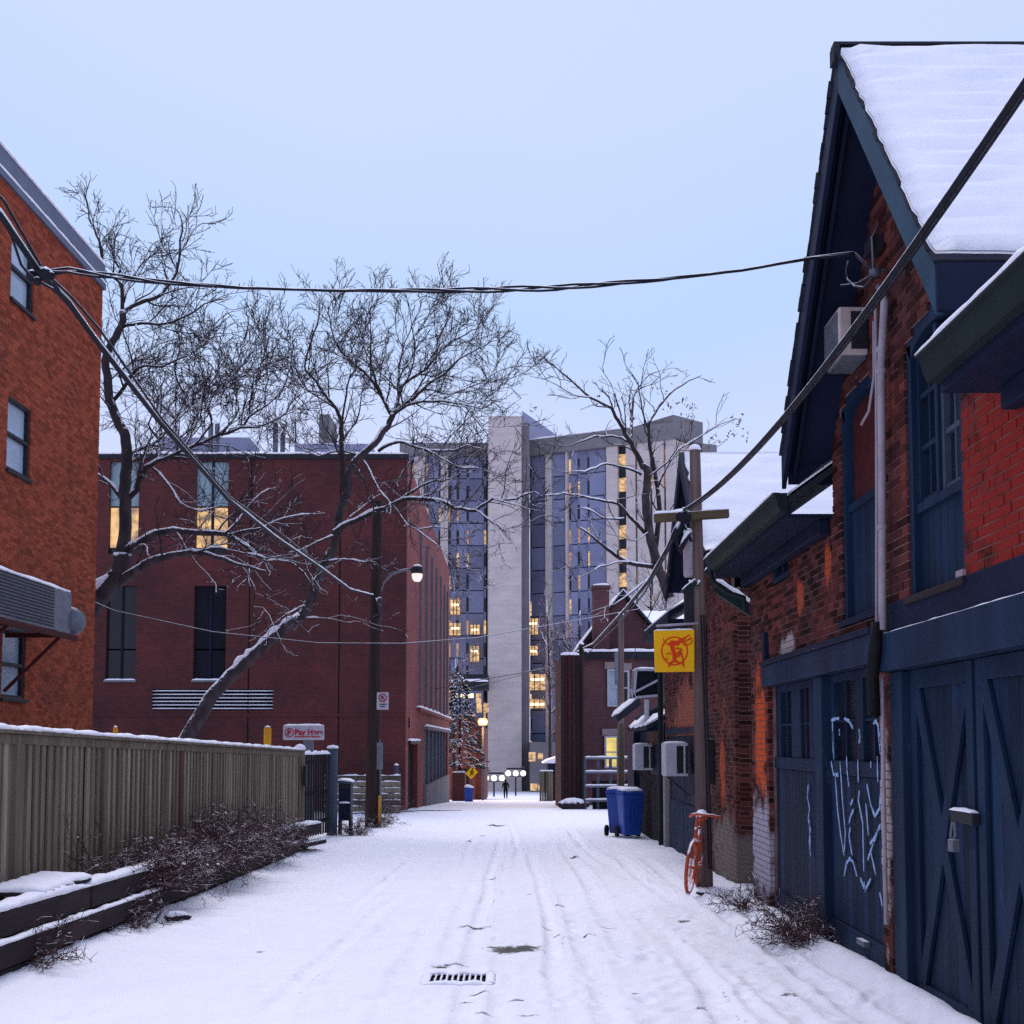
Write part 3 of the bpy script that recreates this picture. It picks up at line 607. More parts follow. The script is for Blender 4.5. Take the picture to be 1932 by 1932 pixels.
# sprayed tag on the doors: thin paint, a few millimetres proud
strokes = [(c3, [(740,1478),(765,1468),(790,1465)]), (c3, [(748,1480),(750,1580),(753,1679)]), (c3, [(820,1465),(850,1482),(876,1528)]), (c3, [(1000,1500),(1015,1480),(1030,1510),(1042,1679)]), (c3, [(912,1530),(918,1580),(912,1620)]), (c3, [(790,1530),(793,1570)]),
  (c4, [(750,0),(757,168)]), (c4, [(740,180),(755,262),(785,265),(780,250)]), (c4, [(765,262),(780,480),(800,640),(820,760)]), (c4, [(795,180),(810,420),(828,620),(822,740)]), (c4, [(835,150),(840,250),(850,340)]), (c4, [(905,170),(908,310)]), (c4, [(985,180),(985,220)]), (c4, [(1025,150),(1028,310)]), (c4, [(1038,0),(1045,150)]), (c4, [(915,0),(918,60)]), (c4, [(790,0),(792,20)]),
  (c4, [(875,415),(860,450)]), (c4, [(880,475),(862,515),(850,560)]), (c4, [(915,360),(908,420),(935,560),(942,860)]), (c4, [(960,320),(985,450),(1010,520),(1040,470),(1045,380)]), (c4, [(955,440),(970,640)]), (c4, [(858,590),(850,640),(870,760)]), (c4, [(820,890),(835,810),(855,780),(875,800),(900,890)]), (c4, [(1045,570),(1010,650),(980,690)]), (c4, [(1030,600),(1005,680)]), (c4, [(1000,690),(965,790)]), (c4, [(985,740),(1015,880)]), (c4, [(920,900),(935,940),(950,975),(970,935),(985,905)]), (c4, [(945,920),(950,990)]), (c4, [(1040,990),(1058,1080)]),
  (c4, [(600,320),(593,400),(607,470),(598,540),(612,600),(605,680),(615,770)]), (c4, [(605,540),(612,700)])]
XP = XW+.0525
def ribbon(mb, pts, w, X):
    Q = [onx(*p, X) for p in pts]; R = []
    for a, b in zip(Q[:-1], Q[1:]): R += [a.lerp(b, i/5) for i in range(5)]
    R.append(Q[-1]); vs = []; m = len(R)
    for i, p in enumerate(R):
        d = R[min(i+1, m-1)]-R[max(i-1, 0)]; n_ = Vector((0, -d.z, d.y)).normalized(); ww = w*random.uniform(.55, 1.1)*(.5 if i in (0, m-1) else 1)
        vs += [p+n_*ww, p-n_*ww, p+n_*ww+Vector((.003, 0, 0)), p-n_*ww+Vector((.003, 0, 0))]
    fs = [(4*i, 4*i+1, 4*i+5, 4*i+4) for i in range(m-1)]+[(4*i+2, 4*i+6, 4*i+7, 4*i+3) for i in range(m-1)]
    mb.add(vs, fs)
for fn, st in strokes: tagm = MB(); ribbon(tagm, [fn(*p) for p in st], .018, XP); tagm.build('spray_stroke', M['spray'], ch_t)
# conduits and pipes on the front
s = MB(); s.tube([onx(*c2(812, 275), 2.86), onx(*c2(835, 330), 2.84), onx(*c2(852, 400), 2.83), (2.83, 9.22, 4.6), (2.83, 9.27, 3.5), (2.83, 9.33, 2.56)], .030, 12); pp = s.build('pipe', M['pipe_white'], ch_t, smooth=True)
s = MB()
for z in (4.72, 4.55, 3.35): s.tube([(2.83, 9.22+(4.6-z)*.05, z-.02), (2.83, 9.22+(4.6-z)*.05, z+.02)], .037, 12)
s.build('collar', M['pipe_white'], pp)
s = MB(); s.tube([(2.86, 9.43, 5.2), (2.86, 9.44, 4.6), (2.86, 9.50, 3.6), (2.86, 9.57, 2.64)], .014, 8); s.build('conduit', M['pipe_white'], ch_t, smooth=True)
s = MB(); s.tube([(2.87, 9.52, 5.05), (2.87, 9.54, 4.6), (2.85, 9.63, 4.35), (2.83, 9.78, 4.28), (2.80, 9.9, 4.93)][:4], .012, 6); s.build('conduit', M['pipe_white'], ch_t, smooth=True)
s = MB(); s.tube([(2.80, 9.36, 2.62), (2.78, 9.36, 2.4), (2.79, 9.48, 2.2), (2.80, 9.49, 1.9)], .05, 10); s.build('downpipe', M['black'], ch_t, smooth=True)
s = MB(); s.tube([(2.86, 9.47, 2.2), (2.86, 9.475, 1.7), (2.86, 9.49, 1.35), (2.86, 9.49, .3)], .018, 8); s.build('conduit', M['pipe_white'], ch_t, smooth=True)
s = MB(); ins = onx(*c2(775, 165), 2.8); s.lathe([(.02, -.03), (.045, -.02), (.045, .02), (.02, .03)], 10, ins); s.tube([ins, ins+Vector((.1, 0, .02))], .012, 6); s.tube([ins+Vector((0, .03, .04)), ins+Vector((0, .05, .3)), ins+Vector((.06, .06, .42))], .010, 6); s.build('insulator', M['metal_grey'], ch_t, smooth=True)
s = MB(); q = onx(*c2(770, 20), 2.86); s.box(2.80, 2.895, q.y-.14, q.y+.06, q.z-.02, q.z+.10); s.build('bracket', M['metal_dark'], ch_t)
s = MB(); s.tube([at(1612, 478, 9.32), (2.80, 9.36, 5.42), (2.88, 9.4, 5.36)], .012, 6); s.tube([onx(*c2(745, 215), 2.7), onx(*c2(690, 280), 2.7), onx(*c2(620, 270), 2.68), onx(*c2(565, 220), 2.67), onx(*c2(555, 140), 2.67), onx(*c2(575, 80), 2.68)], .009, 6); s.tube([onx(*c2(745, 190), 2.75), onx(*c2(640, 250), 2.72), onx(*c2(515, 265), 2.68)], .008, 6); s.build('loose_wire', M['wire'], ch_t, smooth=True)
# wall air conditioner under the gable
ac = thing('window_air_conditioner', 'beige air conditioner box high under the carriage house gable', 'air conditioner', (2.8, 10.0, 4.86))
s = MB(); s.box(2.66, 2.895, 9.76, 10.24, 4.86, 5.26); s.build('case', M['beige'], ac, bevel=.015)
s = MB(); [s.box(2.76, 2.885, 9.752, 9.758, 4.91+k*.022, 4.92+k*.022) for k in range(14)]; s.box(2.755, 2.89, 9.757, 9.763, 4.905, 5.22); s.build('side_grille', M['metal_dark'], ac)
s = MB(); [s.box(2.65, 2.657, 9.8+k*.03, 9.812+k*.03, 4.89, 5.23) for k in range(14)]; s.build('front_grille', M['metal_grey'], ac)
s = MB(); s.box(2.68, 2.88, 9.79, 10.21, 4.835, 4.858); s.build('base_tray', M['metal_grey'], ac)

# ================================================================== second gabled brick building, behind the pole
X2 = 3.15
b2 = thing('gabled_brick_building', 'brown brick building with a snowy gable behind the wooden utility pole', 'building', (X2, 19.0, gz(19)))
A2, E2, C2, H2 = 6.39, 4.45, 19.5, 1.95; S2 = (A2-E2)/H2
def ivf2(z):
    iv = [(17.4, 25.5)] if z < 3.95 else []
    if z >= 3.95:
        hw = H2-.3 if z < E2-.1 else H2-.25-(z-E2+.1)/S2
        iv = [(C2-hw, C2+hw)] if hw > .05 else []
    if z < 1.85: iv = sub_iv(iv, 21.0, 25.2)
    if 2.62 < z < 3.1: iv = sub_iv(iv, 21.3, 21.9)
    return iv
brick_wall(b2, (X2, 0, 0), (0, 1, 0), (-1, 0, 0), -.75, 5.6, ivf2, M['brick_second'], M['mortar_pale'])
brick_wall(b2, (X2, 17.4, 0), (1, 0, 0), (0, -1, 0), -.7, 3.95, lambda z: [(.055, 3.4)], M['brick_second'], M['mortar_pale'], name='end_wall')
MB().box(X2+.2, 8.2, 17.6, 25.4, -.8, 3.9).build('core', M['navy_dark'], b2)
RX = 2.72
for sg in (-1, 1):
    ye, ze = C2+sg*H2, E2; p0, q0 = Vector((RX, C2, A2)), Vector((RX, ye, ze)); d = q0-p0; du = d.normalized(); nn = Vector((0, -du.z*sg, abs(du.y)))
    r = MB(); r.prism([p0, q0, q0-Vector((0,0,.12)), p0-Vector((0,0,.15))], (5.2, 0, 0)); rf = r.build('roof', M['navy_dark'], b2)
    b = MB(); o = Vector((-.045, 0, 0)); b.prism([p0+o, q0+o, q0+o-Vector((0,0,.26)), p0+o-Vector((0,0,.3))], (.042, 0, 0)); b.build('bargeboard', M['navy_dark'], b2)
    sn = MB(); snow_sheet(sn, p0+Vector((.03, 0, 0))+du*.05+nn*.012, (5.1, 0, 0), du*(d.length-.08), .06, 26, 18, .03, .6); sn.build('snow', M['snow'], rf, smooth=True)
r = MB(); r.box(RX+.03, 7.6, C2-H2-.03, C2-H2+.02, E2-.24, E2-.06); r.build('fascia', M['navy_dark'], b2)
# lower eave past the gable
r = MB(); r.prism([(2.72, 21.5, 4.0), (2.72, 21.5, 3.9), (7.7, 21.5, 6.75), (7.7, 21.5, 6.85)], (0, 4.2, 0)); rf = r.build('roof', M['navy_dark'], b2)
s = MB(); snow_sheet(s, (2.74, 21.55, 4.02), (0, 4.1, 0), (4.9, 0, 2.78), .06, 16, 12, .03); s.build('snow', M['snow'], rf, smooth=True)
s = MB(); s.box(2.72, X2, 21.5, 25.7, 3.8, 3.88); s.build('soffit', M['navy_dark'], b2)
# snowy capped board on the slope beside the corner, and small gutter ends
s = MB(); p, q = at(1350, 1106, 16.4), at(1424, 1156, 16.4); s.beam(p, q, .10, .16); bo = s.build('sloping_gutter', M['gutter'], b2, bevel=.01)
s = MB(); snow_strip(s, [p+Vector((0,-.01,.075)), q+Vector((0,-.01,.075))], .12, .06, step=.06); s.build('snow', M['snow'], bo, smooth=True)
for pa, pb in (((1330, 1082), (1372, 1050)), ((1345, 1072), (1372, 1074)), ((1288, 1118), (1312, 1098))):
    s = MB(); p, q = at(*pa, 16.0), at(*pb, 16.0); s.beam(p, q, .07, .07); bo = s.build('gutter', M['gutter'], b2)
    s = MB(); snow_strip(s, [p+Vector((0,0,.03)), q+Vector((0,0,.03))], .07, .03, step=.05); s.build('snow', M['snow'], bo, smooth=True)
# doors under the lintel
s = MB(); s.box(X2-.03, X2+.1, 20.95, 25.25, 1.85, 1.97); s.build('lintel', M['navy_dark'], b2)
for k, (u0, u1) in enumerate(((21.05, 23.0), (23.06, 25.15))):
    s = MB(); s.box(X2+.06, X2+.10, u0, u1, -.6, 1.845); dr = s.build('door', M['navy_dark'], b2)
    for i in range(9):
        w = (u1-u0)/9; s = MB(); s.box(X2+.03, X2+.055, u0+i*w+.015, u0+(i+1)*w-.015, -.5, .55); s.build('slat', M['navy'], dr)
s = MB(); s.box(X2+.10, X2+.12, 21.3, 21.9, 2.62, 3.1); s.build('window', M['glass'], b2)
s = MB(); s.box(X2-.06, X2+.06, 25.18, 25.45, -.6, 1.1); s.build('pilaster', M['stone'], b2, bevel=.02)
s = MB(); s.tube([(X2-.07, 25.6, 3.8), (X2-.08, 25.6, 2.0), (X2-.08, 25.62, -.5)], .06, 10); s.build('downspout', M['gutter'], b2, smooth=True)
s = MB(); s.box(X2-.10, X2-.003, 19.2, 19.5, 1.05, 1.75); s.build('meter_box', M['metal_dark'], b2, bevel=.01)
for u in (19.85, 20.05): 
    s = MB(); s.tube([(X2-.03, u, 3.6), (X2-.03, u, 1.5)], .025, 8); s.build('pipe', M['rust_red'], b2, smooth=True)

# low lean-to shed beyond it
sd_t = thing('lean_to_shed', 'low dark lean-to shed with slumped snowy roof behind the blue bins', 'shed', (X2, 27, gz(27)))
g = gz(27)
s = MB(); s.box(X2, X2+.12, 25.75, 30.6, g-.3, 1.95); s.build('wall', M['navy_dark'], sd_t)
for i in range(16):
    u = 25.85+i*.295; s = MB(); s.box(X2-.025, X2-.002, u, u+.26, g-.2, .95 if i < 9 else 1.7, random.random()); s.build('slat', M['fence_dark'], sd_t)
r = MB(); r.prism([(2.80, 25.8, 1.95), (2.80, 25.8, 2.05), (4.8, 25.8, 3.15), (4.8, 25.8, 3.05)], (0, 4.3, 0)); rf = r.build('roof', M['shingle'], sd_t)
s = MB(); snow_sheet(s, (2.82, 25.9, 2.06), (0, 4.1, 0), (1.9, 0, 1.06), .10, 14, 8, .10, .9); s.build('snow', M['snow'], rf, smooth=True)
for k in range(7):
    s = MB(); u = 26.1+k*.52; a = random.uniform(.1, 1.0); s.obox((2.84+a, u, 2.16+a*.56), (.3, .06, .2), (-.05, .42, .0), (-.05, 0, .05), random.random()); s.build('loose_shingle', M['shingle'], rf)
s = MB(); s.tube([(2.88, 26.5, 2.1), (2.88, 26.5, 2.62)], .05, 8); s.build('vent_pipe', M['white'], sd_t, smooth=True)
s = MB(); p = at(1162, 1350, 30); s.prism([p, at(1166, 1362, 30), at(1210, 1330, 30), at(1206, 1316, 30)], (0, 1.3, 0)); aw = s.build('awning', M['shingle'], sd_t)
s = MB(); snow_sheet(s, p+Vector((.02, .03, .01)), (0, 1.25, 0), at(1204, 1316, 30)-p, .09, 6, 6, .04); s.build('snow', M['snow'], aw, smooth=True)
s = MB(); a = at(1171, 1365, 30.1); s.box(a.x-.07, a.x+.07, 30.0, 30.14, gz(30)-.1, a.z); s.build('post', M['fence'], sd_t)
s = MB(); s.box(3.0, 5, 30.65, 32.4, gz(30)-.2, 2.2); s.build('back_wall', M['navy_dark'], sd_t)
# white framed roof light on the shed
rl = thing('roof_light', 'white framed glazed roof light above the snowy shed roof', 'window', at(1208, 1316, 27))
c0, c1_, c2_, c3_ = at(1196, 1316, 27), at(1243, 1312, 27), at(1243, 1264, 27), at(1200, 1264, 27)
s = MB(); s.prism([c0, c1_, c2_, c3_], (0, .9, 0)); s.build('body', M['glass'], rl)
for i, (p, q) in enumerate(((c0, c1_), (c1_, c2_), (c2_, c3_), (c3_, c0), (at(1199, 1305, 27), at(1242, 1283, 27)), (at(1190, 1300, 27), at(1196, 1316, 27)))):
    s = MB(); s.beam(p+Vector((0, -.03, 0)), q+Vector((0, -.03, 0)), .05, .06, up=(0, 1, 0)); s.build('frame_bar', M['white'], rl)
s = MB(); snow_sheet(s, c3_+Vector((0, -.02, .02)), c2_-c3_, (0, .9, 0), .05, 4, 4, .02); s.build('snow', M['snow'], rl, smooth=True)
# two white wall units
for k, (u, z0, z1, dd, lab) in enumerate(((21.9, 1.09, 1.68, .62, 'nearer'), (27.5, 1.07, 1.65, .5, 'farther'))):
    w = thing('wall_air_conditioner', ('larger white wall air conditioner nearest the wooden pole' if k == 0 else 'smaller white wall air conditioner above the blue bins'), 'air conditioner', (X2-.2, u, z0), 'white wall units on the dark doors')
    s = MB(); s.box(X2-.44, X2-.03, u, u+dd, z0, z1); s.build('case', M['white'], w, bevel=.02)
    s = MB(); s.box(X2-.24, X2-.12, u-.008, u-.002, z0+.05, z1-.05); s.build('side_grille', M['metal_dark'], w)
    s = MB(); s.box(X2-.085, X2-.04, u-.008, u-.002, z0+.05, z1-.05); s.build('side_vent', M['metal_dark'], w)
    s = MB(); snow_strip(s, [(X2-.235, u+.03, z1-.004), (X2-.235, u+dd-.03, z1-.004)], .4, .035); s.build('snow', M['snow'], w, smooth=True)
    s = MB(); s.beam((X2-.4, u+.1, z0-.01), (X2, u+.1, z0-.35), .03, .03); s.build('bracket', M['metal_dark'], w)

# ================================================================== blue wheeled bins
def wheelie(name, lab, x, y, rz):
    g = gz(y); w = thing(name, lab, 'bin', (x, y, g), 'blue recycling bins beside the shed'); R = Matrix.Rotation(rz, 3, 'Z'); o = Vector((x, y, g))
    T = lambda p: o+R@Vector((p[0]*.76, p[1]*.76, p[2]))
    s = MB(); lo, hi = .27, .34; pb = [(-lo,-lo*.85),(lo,-lo*.85),(lo,lo*.85),(-lo,lo*.85)]; pt = [(-hi,-hi),(hi,-hi),(hi,hi*1.05),(-hi,hi*1.05)]
    s.add([T((a, b, .06)) for a, b in pb]+[T((a, b, 1.0)) for a, b in pt], [(3,2,1,0),(4,5,6,7),(0,1,5,4),(1,2,6,5),(2,3,7,6),(3,0,4,7)]); s.build('body', M['bin_blue'], w, bevel=.03)
    s = MB(); vs = []
    for a, b, z in ((-.37,-.37,1.0),(.37,-.37,1.0),(.37,.38,1.0),(-.37,.38,1.0),(-.34,-.33,1.07),(.34,-.33,1.07),(.34,.36,1.10),(-.34,.36,1.10)): vs.append(T((a, b, z)))
    s.add(vs, [(3,2,1,0),(4,5,6,7),(0,1,5,4),(1,2,6,5),(2,3,7,6),(3,0,4,7)]); ld = s.build('lid', M['bin_blue'], w, bevel=.02)
    s = MB(); snow_sheet(s, T((-.33, -.32, 1.075)), R@Vector((.50, 0, 0)), R@Vector((0, .50, .03)), .06, 6, 6, .02); s.build('snow', M['snow'], ld, smooth=True)
    for sx in (-1, 1):
        s = MB(); s.tube([T((sx*.30, .30, .13)), T((sx*.37, .30, .13))], .13, 16); s.build('wheel', M['black'], w)
    s = MB(); s.tube([T((-.28, .40, .96)), T((.28, .40, .96))], .02, 8); s.build('handle', M['bin_blue'], w)
    for k in range(3):
        s = MB(); s.obox(T((-.05+k*.0-.12+k*.12, -.315, .25)), R@Vector((.02, 0, 0)), R@Vector((0, -.015, .0)), R@Vector((0, -.06, .6))); s.build('rib', M['bin_blue'], w)
wheelie('wheeled_bin', 'blue wheeled recycling bin nearest the dark slatted wall', 2.68, 28.3, math.radians(12))
wheelie('wheeled_bin', 'blue wheeled recycling bin at the back, partly hidden by its neighbour', 2.50, 29.1, math.radians(160))

# ================================================================== wooden utility pole with crossarm
PD = 17.0
up = thing('utility_pole', 'weathered wooden utility pole with short crossarm beside the yellow sign', 'pole', (2.62, PD, gz(PD)))
pb, pt = at(1330, 1670, PD), at(1311, 848, PD)
pts = [pb.lerp(pt, k/10) for k in range(11)]; s = MB(); s.tube([Vector((pb.x, PD, gz(PD)-.3))]+pts, [.115]+[.115-.038*k/10 for k in range(11)], 16); s.build('shaft', M['pole'], up, smooth=True)
s = MB(); s.lathe([(.075, -.02), (.085, .01), (.07, .05), (.03, .07), (.005, .075)], 14, pt); s.build('snow_cap', M['snow'], up, smooth=True)
a, b = at(1234, 978, PD-.14), at(1375, 969, PD-.14); s = MB(); s.beam(a, b, .10, .12); ca = s.build('crossarm', M['arm_wood'], up, bevel=.015)
s = MB(); snow_strip(s, [a+Vector((.0,0,.055)), a.lerp(b, .42)+Vector((0,0,.055))], .10, .05, step=.05); snow_strip(s, [a.lerp(b, .62)+Vector((0,0,.055)), b+Vector((0,0,.055))], .09, .03, step=.05); s.build('snow', M['snow'], ca, smooth=True)
s = MB(); q = at(1299, 1045, PD); s.lathe([(.06, -.33), (.075, -.3), (.078, .24), (.06, .29), (.03, .31)], 14, q); s.build('canister', M['pipe_white'], up, smooth=True)
s = MB(); s.lathe([(.06, 0), (.075, .02), (.05, .06), (.01, .075)], 12, q+Vector((0, 0, .29))); s.build('canister_snow', M['snow'], up, smooth=True)
s = MB(); q2 = at(1299, 1130, PD); s.box(q2.x-.06, q2.x+.07, PD-.06, PD+.06, q2.z-.36, q2.z+.18); s.build('junction_box', M['metal_dark'], up, bevel=.01)
s = MB(); q3 = at(1290, 975, PD-.2); s.lathe([(.03, -.12), (.10, -.08), (.11, .0), (.09, .07), (.03, .1)], 12, q3, 'Y'); s.tube([q3, at(1272, 1012, PD-.2), at(1283, 1040, PD-.2), at(1299, 1003, PD-.2)], .05, 8); s.tube([q3+Vector((.0, 0, -.1)), at(1305, 1022, PD-.2), at(1296, 1010, PD-.2)], .02, 6); s.build('splice_case', M['cable'], up, smooth=True)
s = MB(); s.tube([at(1300, 1095, PD-.14), at(1307, 1105, PD-.16), at(1318, 1104, PD-.16), at(1319, 1095, PD-.14)], .02, 8); s.build('hook', M['wire'], up, smooth=True)
for k, x in enumerate((1331, 1336)):
    s = MB(); s.tube([at(x-8, 1160, PD-.12), at(x, 1400, PD-.13), at(x+7, 1640, PD-.14)], .012, 6); s.build('ground_wire', M['cable'], up)

# yellow sign hung from the pole
sg_t = thing('hanging_sign', 'square yellow sign with red animal-and-ring emblem hung beside the pole', 'sign', at(1272, 1229, PD-.25))
YD = PD-.25
A, B, Cc, D_ = at(1234, 1190, YD), at(1310, 1188, YD), at(1310, 1267, YD), at(1236, 1268, YD)
s = MB(); s.prism([A, B, Cc, D_], (0, .05, 0)); s.build('board', M['sign_yellow'], sg_t, bevel=.006)
s = MB(); s.tube([at(1238, 1181, YD+.02), at(1318, 1176, YD+.02)], .016, 8); s.build('hanger_bar', M['pipe_white'], sg_t, smooth=True)
for x in (1246, 1276, 1302):
    s = MB(); s.tube([at(x, 1180, YD+.02), at(x, 1191, YD+.02)], .008, 6); s.build('hanger', M['rust_red'], sg_t)
s = MB(); snow_strip(s, [A+Vector((.01, .025, 0)), B+Vector((-.01, .025, 0))], .05, .02, step=.04); s.build('snow', M['snow'], sg_t, smooth=True)
def emb(pts, w, k=0):
    Q = [at(1234+px_*76/275, 1190+py_*78/262, YD-.004-.001*k) for px_, py_ in pts]; s = MB(); vs = []; m = len(Q)
    for i, p in enumerate(Q):
        d = (Q[min(i+1, m-1)]-Q[max(i-1, 0)]); n_ = Vector((-d.z, 0, d.x)).normalized(); ww = (w[i] if hasattr(w, '__len__') else w*1.3)*.62
        vs += [p+n_*ww, p-n_*ww, p+n_*ww+Vector((0, .004, 0)), p-n_*ww+Vector((0, .004, 0))]
    s.add(vs, [(4*i, 4*i+4, 4*i+5, 4*i+1) for i in range(m-1)]+[(4*i+2, 4*i+3, 4*i+7, 4*i+6) for i in range(m-1)]+[(0,1,3,2), (4*m-4, 4*m-2, 4*m-1, 4*m-3)]
          +[(4*i, 4*i+2, 4*i+6, 4*i+4) for i in range(m-1)]+[(4*i+1, 4*i+5, 4*i+7, 4*i+3) for i in range(m-1)])
    s.build('emblem_stroke', M['sign_red'], sg_t)
emb([(140+88*math.cos(k*math.pi/18), 128+88*math.sin(k*math.pi/18)) for k in range(37)], .012)
emb([(95,90),(120,75),(160,80),(185,60),(215,45)], [.02,.05,.055,.04,.02], 1)
emb([(120,80),(128,115),(138,150),(140,195)], [.04,.05,.04,.045], 2)
emb([(105,205),(140,190),(185,205)], [.01,.035,.01], 3)
emb([(180,70),(215,40),(245,25)], .010, 4); emb([(190,80),(225,60),(250,50)], .010, 5)
emb([(200,90),(245,85),(262,65),(255,45),(240,48)], .009, 6)
emb([(62,50),(72,75),(95,85)], .008, 7); emb([(80,150),(100,140),(120,150)], .008, 8); emb([(150,150),(175,130),(190,150),(200,200),(205,228)], [.02,.02,.018,.012,.008], 9)
emb([(120,200),(110,215),(95,225)], .012, 10); emb([(185,205),(205,220),(200,232)], .010, 11); emb([(75,170),(88,185),(100,175)], .008, 12); emb([(150,110),(185,115),(170,160),(150,165)], .016, 13)

# ================================================================== orange bicycle, dusted with snow, leaning at the pole
bk = thing('bicycle', 'snow-dusted orange bicycle leaning against the wooden utility pole', 'bicycle', (2.4, 16.5, gz(16.5)))
gB = gz(16.5)+.02; Fr, Re = Vector((2.27, 16.02, gB)), Vector((2.52, 16.98, gB)); axd = (Fr-Re).normalized(); sdv = Vector((axd.y, -axd.x, 0)); lean = .10
def bp(a, z, s_=0): return Re+axd*a+sdv*(s_)+Vector((.10*z, .0, z))
def wheel(c, dirv, nm):
    s = MB(); pts = [c+dirv*(.325*math.cos(t_*math.pi/16))+Vector((.10*math.sin(t_*math.pi/16)*.325, 0, math.sin(t_*math.pi/16)*.325)) for t_ in range(33)]
    s.tube(pts, .024, 8, cap=False); w_ = s.build(nm, M['orange'], bk, smooth=True)
    for k in range(14):
        t_ = k*math.pi*2/14; s = MB(); s.tube([c, c+dirv*(.31*math.cos(t_))+Vector((.1*.31*math.sin(t_), 0, .31*math.sin(t_)))], .003, 4); s.build('spoke', M['orange'], w_)
    s = MB(); pr = dirv.cross(Vector((0,0,1))).normalized(); s.tube([c-pr*.05, c+pr*.05], .025, 8); s.build('hub', M['orange'], w_)
fdir = (Matrix.Rotation(math.radians(-4), 3, 'Z')@axd)
wheel(bp(.0, .34), axd, 'wheel'); wheel(bp(1.0, .34), fdir, 'wheel')
bb, st_, hd, hd2 = bp(.42, .30), bp(.28, .80), bp(.80, .84), bp(.83, .70)
s = MB(); [s.tube([a, b], .02, 8) for a, b in ((bb, st_), (st_, hd), (bb, hd2), (hd, hd2))]; s.build('frame', M['orange'], bk, smooth=True)
s = MB(); [s.tube([a, b], .013, 6) for a, b in ((bb, bp(0, .34, .05)), (st_, bp(0, .34, .05)), (bb, bp(0, .34, -.05)), (st_, bp(0, .34, -.05)))]; s.build('stays', M['orange'], bk, smooth=True)
for sx in (-1, 1):
    s = MB(); s.tube([hd2, bp(.86, .62, sx*.05), bp(1.0, .34, sx*.055)], .016, 8); s.build('fork', M['orange'], bk, smooth=True)
s = MB(); s.tube([hd, bp(.78, 1.0)], .018, 8); s.tube([bp(.70, .97, -.30), bp(.80, 1.0, -.20), bp(.80, 1.02, 0), bp(.70, 1.0, .08), bp(.55, .97, .12)], .02, 8); s.build('handlebar', M['orange'], bk, smooth=True)
s = MB(); s.tube([st_, bp(.26, .92)], .015, 8); s.build('seat_post', M['orange'], bk)
s = MB(); s.tube([bp(.12, .95), bp(.2, .96), bp(.3, .95), bp(.42, .94)], [.07, .09, .05, .02], 10); s.build('saddle', M['orange'], bk, smooth=True)
s = MB(); s.tube([bp(.42, .30, -.08), bp(.42, .30, .08)], .02, 8); s.tube([bp(.42, .3, .07), bp(.5, .17, .07)], .012, 6); s.tube([bp(.42, .3, -.07), bp(.34, .43, -.07)], .012, 6); s.build('crank', M['orange'], bk)

# ================================================================== cables
def sag(p, q, d, n=24): return [Vector(p).lerp(Vector(q), k/n)-Vector((0, 0, 4*d*(k/n)*(1-k/n))) for k in range(n+1)]
def cable(name, lab, pts, r, twist=0, strands=1, mat='cable', snow=True):
    if strands == 1:
        if r < .025: s = MB(); s.tube(pts, r, 8); o = s.build(name, M[mat], smooth=True); return tag(o, lab, 'cable')
        c_ = thing(name, lab, 'cable', pts[-1]); s = MB(); s.tube(pts, r, 8); s.build('sheath', M[mat], c_, smooth=True)
        s = MB(); snow_strip(s, [Vector(p)+Vector((0, 0, r*.55)) for p in pts], r*1.5, r*1.25, n=5, jit=.35, step=.15); s.build('snow', M['snow'], c_, smooth=True); return c_
    c_ = thing(name, lab, 'cable', pts[0])
    for j in range(strands):
        P = []; tot = 0; prev = Vector(pts[0]); fine = []
        for a, b in zip(pts[:-1], pts[1:]): fine += [Vector(a).lerp(Vector(b), i/6) for i in range(6)]
        fine.append(Vector(pts[-1]))
        for i, p in enumerate(fine):
            tot += (p-prev).length; prev = p; d = (fine[min(i+1, len(fine)-1)]-fine[max(i-1, 0)]).normalized(); a = d.orthogonal().normalized(); b = d.cross(a)
            amp = r*1.1*(1+.8*math.sin(tot*1.7+1)); g = tot*twist+2*math.pi*j/strands; P.append(p+a*math.cos(g)*amp+b*math.sin(g)*amp)
        s = MB(); s.tube(P, r, 6); s.build('strand', M[mat], c_, smooth=True)
    return c_
hubp = at(1290, 962, PD-.25)
cable('overhead_cable', 'thick black cable sagging from the crossarm pole over the carriage house', sag((2.36, -4, 6.3), hubp, .95, 40), .024)
cable('overhead_cable', 'thin cable lashed just under the thick one over the carriage house', [p+Vector((.01, 0, -.034)) for p in sag((2.36, -4, 6.3), hubp, .95, 40)], .009)
lpp = at(706, 1124, 33)
lane = [Vector((-3.85, -3, 5.95)), at(0, 405, 9.1), at(75, 515, 9.9), at(130, 572, 10.5), at(180, 641, 11.2), at(300, 795, 13.4), at(430, 942, 16.6), at(520, 1014, 20), at(600, 1068, 24), at(660, 1112, 29.5), lpp]
cable('overhead_cable', 'snow-lined black cable running from the street lamp pole to upper left', lane, .0255)
cable('overhead_cable', 'thinner cable beside the lamp pole line, closing on the splice', [p+Vector((.03, 0, .06+.05*math.sin(i*2))) for i, p in enumerate(lane[:9])], .012)
jn = at(75, 515, 9.9)
cable('service_cable', 'twisted black service cable strung across the lane to the gable', [jn, at(130, 510, 9.87), at(180, 517, 9.85), at(300, 532, 9.8), at(460, 543, 9.75), at(620, 548, 9.7), at(860, 548, 9.6), at(1050, 543, 9.53), at(1250, 527, 9.46), at(1400, 510, 9.4), at(1530, 487, 9.35), at(1612, 478, 9.32)], .010, 5.0, 3)
sp_t = thing('cable_splice', 'lumpy snow-topped cable splice hanging before the orange brick wall', 'splice', jn)
s = MB()
